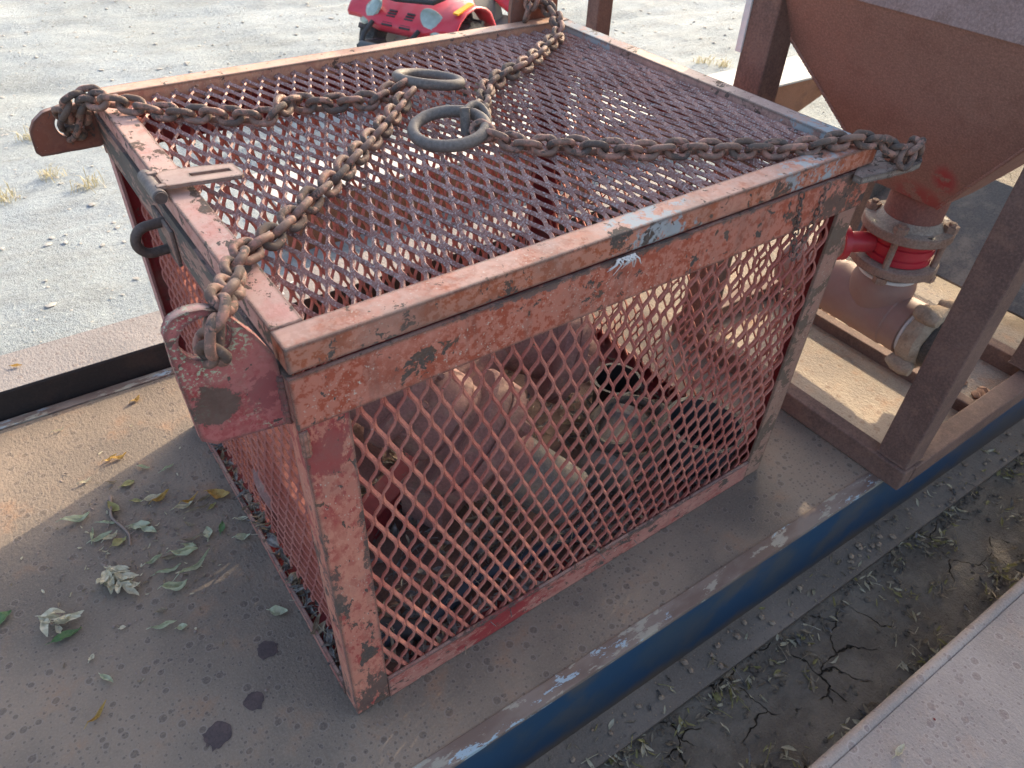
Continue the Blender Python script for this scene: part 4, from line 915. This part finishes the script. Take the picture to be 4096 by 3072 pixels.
# pyramid
zt, zb = 1.085, .60; xb0, xb1, yb0, yb1 = 1.765, 1.945, .075, .255
def frus(x0, x1, y0, y1, z0, a0, a1, b0, b1, z1):
    return [(x0, y0, z0), (x1, y0, z0), (x1, y1, z0), (x0, y1, z0), (a0, b0, z1), (a1, b0, z1), (a1, b1, z1), (a0, b1, z1)]
side = [(0, 1, 5, 4), (1, 2, 6, 5), (2, 3, 7, 6), (3, 0, 4, 7)]
mb = MB(); v8 = frus(xb0, xb1, yb0, yb1, zb, X0, X1, Y0, Y1, zt); vi = frus(xb0+.008, xb1-.008, yb0+.008, yb1-.008, zb, X0+.008, X1-.008, Y0+.008, Y1-.008, zt)
mb.add(v8, side); mb.add(vi, [f[::-1] for f in side]); mb.add(v8[4:]+vi[4:], [(0, 1, 5, 4), (1, 2, 6, 5), (2, 3, 7, 6), (3, 0, 4, 7)])
mb.build('cone', M['hopper'], hp)
mb = MB(); mb.box((X0-.006, Y0-.006, zt), (X0+.01, Y1+.006, 1.30)); mb.build('rim', M['hopper_rim'], hp, bevel=.002)
mb = MB(); mb.box((X1-.01, Y0-.006, zt), (X1+.006, Y1+.006, 1.30)); mb.build('rim', M['hopper_rim'], hp, bevel=.002)
mb = MB(); mb.box((X0+.011, Y0-.006, zt), (X1-.011, Y0+.01, 1.30)); mb.build('rim', M['hopper_rim'], hp, bevel=.002)
mb = MB(); mb.box((X0+.011, Y1-.01, zt), (X1-.011, Y1+.006, 1.30)); mb.build('rim', M['hopper_rim'], hp, bevel=.002)
# seam weld on the near edges of the cone
weld([v8[0], v8[4]], .0045, M['hopper'], hp, 11); weld([v8[3], v8[7]], .0045, M['hopper'], hp, 12)
# outlet train
OX, OY = 1.855, .165
pv = thing('outlet_valve', 'bolted flanges and red valve under the hopper outlet', 'valve', (OX, OY, .25))
mb = MB(); mb.lathe([(0, .51), (.078, .51), (.078, .62), (0, .62)], (OX, OY, 0), (0, 0, 1), 40); mb.build('spout', rusty('spout_rust', (.20, .085, .065), (.24, .10, .075), (.33, .06, .05), 9, .8), pv, smooth=True)
def flange(z0, th, r=.138, name='flange'):
    mb = MB(); mb.lathe([(0, z0), (r-.003, z0), (r, z0+.003), (r, z0+th-.003), (r-.003, z0+th), (.094, z0+th+.001), (.086, z0+th+.012), (.080, z0+th+.02), (0, z0+th+.02)], (OX, OY, 0), (0, 0, 1), 60, mis=[0, 0, 0, 0, 1, 1, 1, 1]); mb.build(name, [M['flange'], M['flange_top']], pv, smooth=True)
flange(.475, .028, .124); 
mb = MB(); mb.lathe([(0, .365), (.118, .365), (.121, .368), (.121, .388), (.118, .391), (0, .391)], (OX, OY, 0), (0, 0, 1), 60, mis=[0, 0, 0, 0, 1]); mb.build('flange', [M['flange'], M['flange_top']], pv, smooth=True)
mb = MB(); mb.lathe([(0, .392), (.090, .392), (.094, .396), (.094, .412), (.088, .415), (.088, .420), (.094, .423), (.094, .445), (.088, .448), (.091, .452), (.091, .474), (0, .474)], (OX, OY, 0), (0, 0, 1), 48); mb.build('valve_body', M['valve_red'], pv, smooth=True)
for k in range(8):
    a = k*math.pi/4+.3; x, y = OX+.106*math.cos(a), OY+.106*math.sin(a)
    if k % 2 == 0:
        mb = MB(); mb.tube([(x, y, .352), (x, y, .53)], .0095, 10); mb.lathe([(0, .503), (.020, .503), (.020, .522), (0, .522)], (x, y, 0), (0, 0, 1), 6); mb.lathe([(0, .345), (.020, .345), (.020, .364), (0, .364)], (x, y, 0), (0, 0, 1), 6); mb.build('stud', M['flange'], pv)
    else:
        mb = MB(); mb.lathe([(0, .5025), (.011, .5025), (.011, .5036), (0, .5036)], (x, y, 0), (0, 0, 1), 14); mb.build('bolt_hole', M['black'], pv)
av = Vector((-.86, .52, 0)).normalized()
mb = MB(); mb.lathe([(0, .09), (.030, .09), (.030, .175), (0, .175)], (OX, OY, .432), av, 24); mb.build('valve_stem', M['valve_red'], pv, smooth=True)
mb = MB(); mb.lathe([(0, .172), (.052, .172), (.052, .190), (.046, .192), (0, .192)], (OX, OY, .432), av, 30, mis=[0, 0, 0, 1, 1]); mb.build('valve_flange', [M['valve_red'], M['flange_top']], pv, smooth=True)
# pipe tee under the valve
te = thing('pipe_tee', 'brown steel pipe tee hanging under the red valve', 'pipe', (OX, OY, .22))
mb = MB(); mb.lathe([(0, .335), (.078, .335), (.078, .364), (0, .364)], (OX, OY, 0), (0, 0, 1), 36); mb.build('stub', M['flange'], te, smooth=True)
mb = MB(); mb.tube([(OX+.080*math.cos(a), OY+.080*math.sin(a), .336) for a in [6.283*i/40 for i in range(40)]], .0055, 8, closed=True, up=(0, 0, 1)); mb.build('weld_ring', M['white'], te, smooth=True)
mb = MB(); mb.lathe([(0, .20), (.082, .20), (.082, .235), (.090, .262), (.092, .30), (.086, .325), (.078, .334), (0, .334)], (OX, OY, 0), (0, 0, 1), 40); mb.build('branch', M['pipe'], te, smooth=True)
ta = Vector((-.04, -1, 0)).normalized(); tc_ = Vector((OX, OY+.02, .205))
mb = MB(); mb.lathe([(0, -.30), (.082, -.30), (.082, -.12), (.086, -.118), (.086, .10), (.082, .104), (.084, .155), (.080, .158), (0, .158)], tc_, ta, 44); mb.build('run', M['pipe'], te, smooth=True)
mb = MB(); mb.lathe([(0, .158), (.076, .158), (.078, .166), (.072, .172), (0, .172)], tc_, ta, 40); mb.build('weld_ring', M['white'], te, smooth=True)
# clay-caked coupling on the tee end
cp = thing('hose_coupling', 'dried clay caked hose coupling with black ring on the end of the pipe tee', 'coupling', tuple(tc_+ta*.2))
cc = tc_+ta*.172
mb = MB(); mb.lathe([(0, 0), (.090, .0), (.098, .012), (.100, .045), (.092, .055), (.080, .06), (0, .06)], cc, ta, 40); mb.build('clamp_body', M['clay'], cp, smooth=True, rough=(.006, 26))
for k, a in enumerate((.5, 2.3, 3.9, 5.4)):
    u = Vector((0, 0, 1)); v = ta.cross(u); q = cc+ta*.03+(u*math.cos(a)+v*math.sin(a))*.105
    mb = MB(); mb.lathe([(0, -.04), (.018, -.036), (.026, -.015), (.026, .015), (.018, .036), (0, .04)], q, ta, 14); mb.build('clamp_ear', M['clay'], cp, smooth=True, rough=(.005, 40))
mb = MB(); mb.lathe([(0, .058), (.070, .058), (.078, .064), (.078, .105), (.070, .112), (.055, .112), (.052, .09), (0, .09)], cc, ta, 40); mb.build('end_ring', M['hose_black'], cp, smooth=True)
# heap of clay behind the tee
mb = MB(); rr = random.Random(31)
for i in range(40):
    s_ = rr.uniform(.012, .03); x = rr.uniform(1.945, 2.05); y = rr.uniform(-.2, .5); m = Matrix.Rotation(rr.random()*6, 3, 'Z')@Matrix.Diagonal((s_, s_*.8, s_*.6)); mb.add([Vector((x, y, .006+s_*.3))+m@Vector(q) for q in ico], icf)
o = kind(mb.build('clay_crumbs', rusty('orange_clay', (.26, .15, .10), (.30, .18, .12), (.2, .12, .08), 20, .95), smooth=True), 'stuff'); o['label'] = 'orange clay crumbs on the floor under the hopper'; o['category'] = 'clay'
# tipped steel chute behind the stand
ch_ = thing('steel_chute', 'dark dusty steel chute lying tipped behind the hopper stand', 'chute', (2.72, .2, 0))
for nm, c_, sx_, sy_, sz_ in (('chute_floor', (2.72, .20, .16), .50, 1.0, .012), ('chute_side', (2.72, -.29, .20), .50, .012, .14), ('chute_side', (2.72, .69, .20), .50, .012, .14)):
    MB().obox(c_, sx_, sy_, sz_, Matrix.Rotation(R(-26), 3, 'Y')).build(nm, rusty('dark_chute', (.075, .07, .065), (.11, .10, .09), (.26, .21, .16), 5, .8), ch_, bevel=.003)

# ------------------------------------------------------------------ quad bike in the yard
AT = Vector((2.76, 3.98, G0)); AH = math.atan2(-.411, -.906)
qb = thing('quad_bike', 'small red quad bike with black bumper parked behind the basket', 'quad bike', tuple(AT))
AM = Matrix.Translation(AT)@Matrix.Rotation(AH, 4, 'Z')@Matrix.Scale(1.04, 4)
def aq(mb, name, mat, parent=qb, smooth=True, bevel=0, solid=0):
    mb.v = [tuple(AM@Vector(q)) for q in mb.v]; o = mb.build(name, mat, parent, smooth, bevel)
    if solid: s_ = o.modifiers.new('solid', 'SOLIDIFY'); s_.thickness = solid; s_.offset = -1
    return o
def wheel(x, y, r, wd):
    mb = MB(); mb.lathe([(.5*r, -wd/2), (.85*r, -wd/2), (.97*r, -wd*.38), (r, -wd*.2), (r, wd*.2), (.97*r, wd*.38), (.85*r, wd/2), (.5*r, wd/2), (.5*r, -wd/2)], (x, y, r), (0, 1, 0), 30); ty = aq(mb, 'tyre', M['tyre'])
    mb = MB(); mb.lathe([(0, -wd*.3), (.5*r, -wd*.42), (.5*r, wd*.42), (0, wd*.3)], (x, y, r), (0, 1, 0), 24); aq(mb, 'rim', M['silver'], ty)
    for k in range(22):
        a = 2*math.pi*k/22; mb = MB()
        mb.obox((x+r*math.cos(a), y+(.2 if k % 2 else -.2)*wd, r+r*math.sin(a)), .022, wd*.42, .03, Matrix.Rotation(-a, 3, 'Y')); aq(mb, 'tread_block', M['tyre'], ty, False)
for x, y in ((.40, .31), (.40, -.31)): wheel(x, y, .215, .15)
for x, y in ((-.45, .30), (-.45, -.30)): wheel(x, y, .22, .19)
# nose and front mudguards as one moulded shell
def shell(prof_c, prof_o, ys, nv=14):
    def ev(pr, u):
        k = u*(len(pr)-1); i = min(int(k), len(pr)-2); f = k-i; f = f
        return tuple(a+(b-a)*f for a, b in zip(pr[i], pr[i+1]))
    mb = MB(); rows = []
    for y in ys:
        s_ = min(1, max(0, (abs(y)-.13)/.2)); s_ = s_*s_*(3-2*s_)
        for i in range(nv+1):
            a = ev(prof_c, i/nv); b = ev(prof_o, i/nv); rows.append((a[0]*(1-s_)+b[0]*s_, y, a[1]*(1-s_)+b[1]*s_))
    n = nv+1
    mb.add(rows, [(j*n+i, j*n+i+1, (j+1)*n+i+1, (j+1)*n+i) for j in range(len(ys)-1) for i in range(nv)]); return mb
ys = [-.40, -.385, -.35, -.31, -.27, -.23, -.19, -.15, -.12, -.06, 0, .06, .12, .15, .19, .23, .27, .31, .35, .385, .40]
mb = shell([(.68, .36), (.70, .40), (.68, .43), (.60, .48), (.48, .53), (.34, .57), (.2, .60)], [(.64, .40), (.65, .43), (.61, .475), (.53, .515), (.42, .53), (.28, .49), (.17, .34)], ys)
aq(mb, 'front_fairing', M['atv_red'], solid=.012)
for sy in (-1, 1):
    mb = MB(); mb.lathe([(0, -.03), (.05, -.028), (.075, -.01), (.07, .008), (.045, .022), (0, .028)], (0, 0, 0), (0, 0, 1), 26)
    m = Matrix.Translation((.628, sy*.235, .447))@Matrix.Rotation(R(56), 4, 'Y')@Matrix.Rotation(-sy*R(22), 4, 'X')@Matrix.Rotation(-sy*R(30), 4, 'Z')@Matrix.Diagonal((.85, 1.45, .8, 1)); mb.v = [tuple(m@Vector(q)) for q in mb.v]; aq(mb, 'headlight', M['lens'])
    mb = MB(); mb.obox((.50, sy*.355, .523), .17, .035, .010, Matrix.Rotation(R(8), 3, 'Y')@Matrix.Rotation(sy*R(-6), 3, 'X')); aq(mb, 'sticker', M['yellow'], smooth=False)
    gr = None
    for k in range(6):
        mb = MB(); mb.obox((.697-.015*k, sy*.065, .408+.0125*k), .012, .075-.004*k, .005, Matrix.Rotation(R(30), 3, 'Y')); aq(mb, 'grille_slat', M['black'], smooth=False)
mb = MB(); mb.obox((.60, 0, .37), .12, .34, .06, Matrix.Rotation(R(-12), 3, 'Y')); aq(mb, 'nose_lower', M['atv_red'], bevel=.02)
mb = MB(); mb.tube([(.60, -.17, .27), (.76, -.20, .29), (.84, -.15, .31), (.84, .15, .31), (.76, .20, .29), (.60, .17, .27)], .028, 10); aq(mb, 'bumper', M['atv_grey'])
mb = MB(); mb.obox((.80, 0, .25), .06, .30, .10, Matrix.Rotation(R(-8), 3, 'Y')); aq(mb, 'bumper_plate', M['atv_grey'], bevel=.012)
for sy in (-1, 1):
    mb = MB(); mb.tube([(.84, sy*.15, .31), (.80, sy*.16, .36), (.70, sy*.17, .41)], .014, 9); aq(mb, 'bumper_strut', M['black'])
mb = MB(); mb.tube([(.20, -.27, .62), (.50, -.30, .60), (.64, -.24, .565), (.68, 0, .555), (.64, .24, .565), (.50, .30, .60), (.20, .27, .62)], .015, 9); aq(mb, 'rack_tube', M['black'])
for y in (-.12, 0, .12):
    mb = MB(); mb.tube([(.22, y, .62), (.66, y, .56)], .010, 8); aq(mb, 'rack_bar', M['black'])
mb = MB(); mb.obox((-.05, 0, .40), .62, .26, .22); aq(mb, 'body', M['black'], bevel=.05)
for sy in (-1, 1):
    mb = MB(); mb.obox((.0, sy*.26, .30), .42, .22, .05, Matrix.Rotation(R(3), 3, 'Y')); aq(mb, 'foot_board', M['atv_grey'], bevel=.015)
    mb = MB(); mb.obox((.02, sy*.20, .42), .36, .03, .22, Matrix.Rotation(sy*R(18), 3, 'X')); aq(mb, 'side_panel', M['atv_grey'], bevel=.01)
mb = MB(); mb.obox((-.28, 0, .62), .62, .25, .10); aq(mb, 'seat', M['black'], bevel=.04)
mb = shell([(-.05, .50), (-.15, .56), (-.4, .60), (-.6, .58), (-.72, .50)], [(-.14, .36), (-.22, .48), (-.4, .54), (-.58, .51), (-.70, .40)], ys); aq(mb, 'rear_fairing', M['atv_red'], solid=.012)
mb = MB(); mb.tube([(.16, -.34, .82), (.20, -.15, .84), (.24, 0, .80), (.20, .15, .84), (.16, .34, .82)], .014, 9); aq(mb, 'handlebar', M['black'])
mb = MB(); mb.tube([(.24, 0, .80), (.32, 0, .55)], .02, 9); aq(mb, 'steering_column', M['black'])
for sy in (-1, 1):
    mb = MB(); mb.tube([(.15, sy*.12, .30), (.40, sy*.24, .22)], .016, 8); aq(mb, 'swing_arm', M['silver'])
    mb = MB(); mb.tube([(.34, sy*.13, .50), (.40, sy*.22, .26)], .024, 10); aq(mb, 'shock_absorber', M['silver'])

# ------------------------------------------------------------------ unseen tree added at the right, its crown shaped to shade the platforms
TX, TY = 6.3, -1.6
tr = thing('added_shade_tree', 'unseen leafy tree added to shade the platforms', 'tree', (TX, TY, G0))
mb = MB(); mb.tube([(TX, TY, G0-.1), (TX-.05, TY+.1, .6), (TX-.25, TY+.45, 1.5), (TX-.5, TY+.9, 2.2)], [.19, .15, .12, .09], 14)
for q in ((5.1, 1.9, 2.6), (5.2, .6, 3.6), (5.6, -2.6, 2.9), (5.0, -.4, 2.6), (5.4, 1.4, 3.4)):
    mb.tube([(TX-.4, TY+.7, 2.0), ((TX-.4+q[0])/2, (TY+.7+q[1])/2, (2.0+q[2])/2+.15), q], [.075, .05, .015], 8)
mb.build('trunk', M['twig'], tr, smooth=True)
rr = random.Random(77); mb = MB(); kk = math.tan(SUN_EL)/math.cos(math.atan2(.32, .947)); ky = .32/.947
cl = [(rr.uniform(4.4, 6.2), -3.4+5.75*rr.random(), rr.uniform(1.35, 4.4)) for i in range(620)]+[(rr.uniform(4.6, 6), rr.uniform(-2.2, 1.0), rr.uniform(.7, 2.4)) for i in range(160)]
GAPS = [(1.83, 2.63, .18), (1.96, 2.46, .11), (1.62, 2.60, .12), (2.38, 2.96, .15)]  # openings cut in the added crown so sun reaches chosen spots
nleaf = 0
for (cx, cy, cz) in cl:
    for i in range(56):
        x, y, z = cx+rr.gauss(0, .14), cy+rr.gauss(0, .14), cz+rr.gauss(0, .12)
        yy, hh = y+(5-x)*ky, z+(5-x)*kk
        if yy > 2.50+.03*math.sin(hh*9): continue  # crown edge trimmed along the sun to set the shadow line
        if hh < (1.66 if yy > .9 else .85): continue
        if any((yy-a)**2+(hh-b)**2 < r*r for a, b, r in GAPS): continue
        a = rr.random()*6.28; d = Vector((math.cos(a), math.sin(a), rr.uniform(-.5, .3))).normalized(); e = d.cross(Vector((rr.uniform(-1, 1), rr.uniform(-1, 1), 1))).normalized(); l = rr.uniform(.07, .12); c = Vector((x, y, z))
        mb.add([c-d*l/2, c+e*l*.24, c+d*l/2, c-e*l*.24], [(0, 1, 2, 3)])
kind(mb.build('crown', M['leaf_deep'], tr), 'stuff')
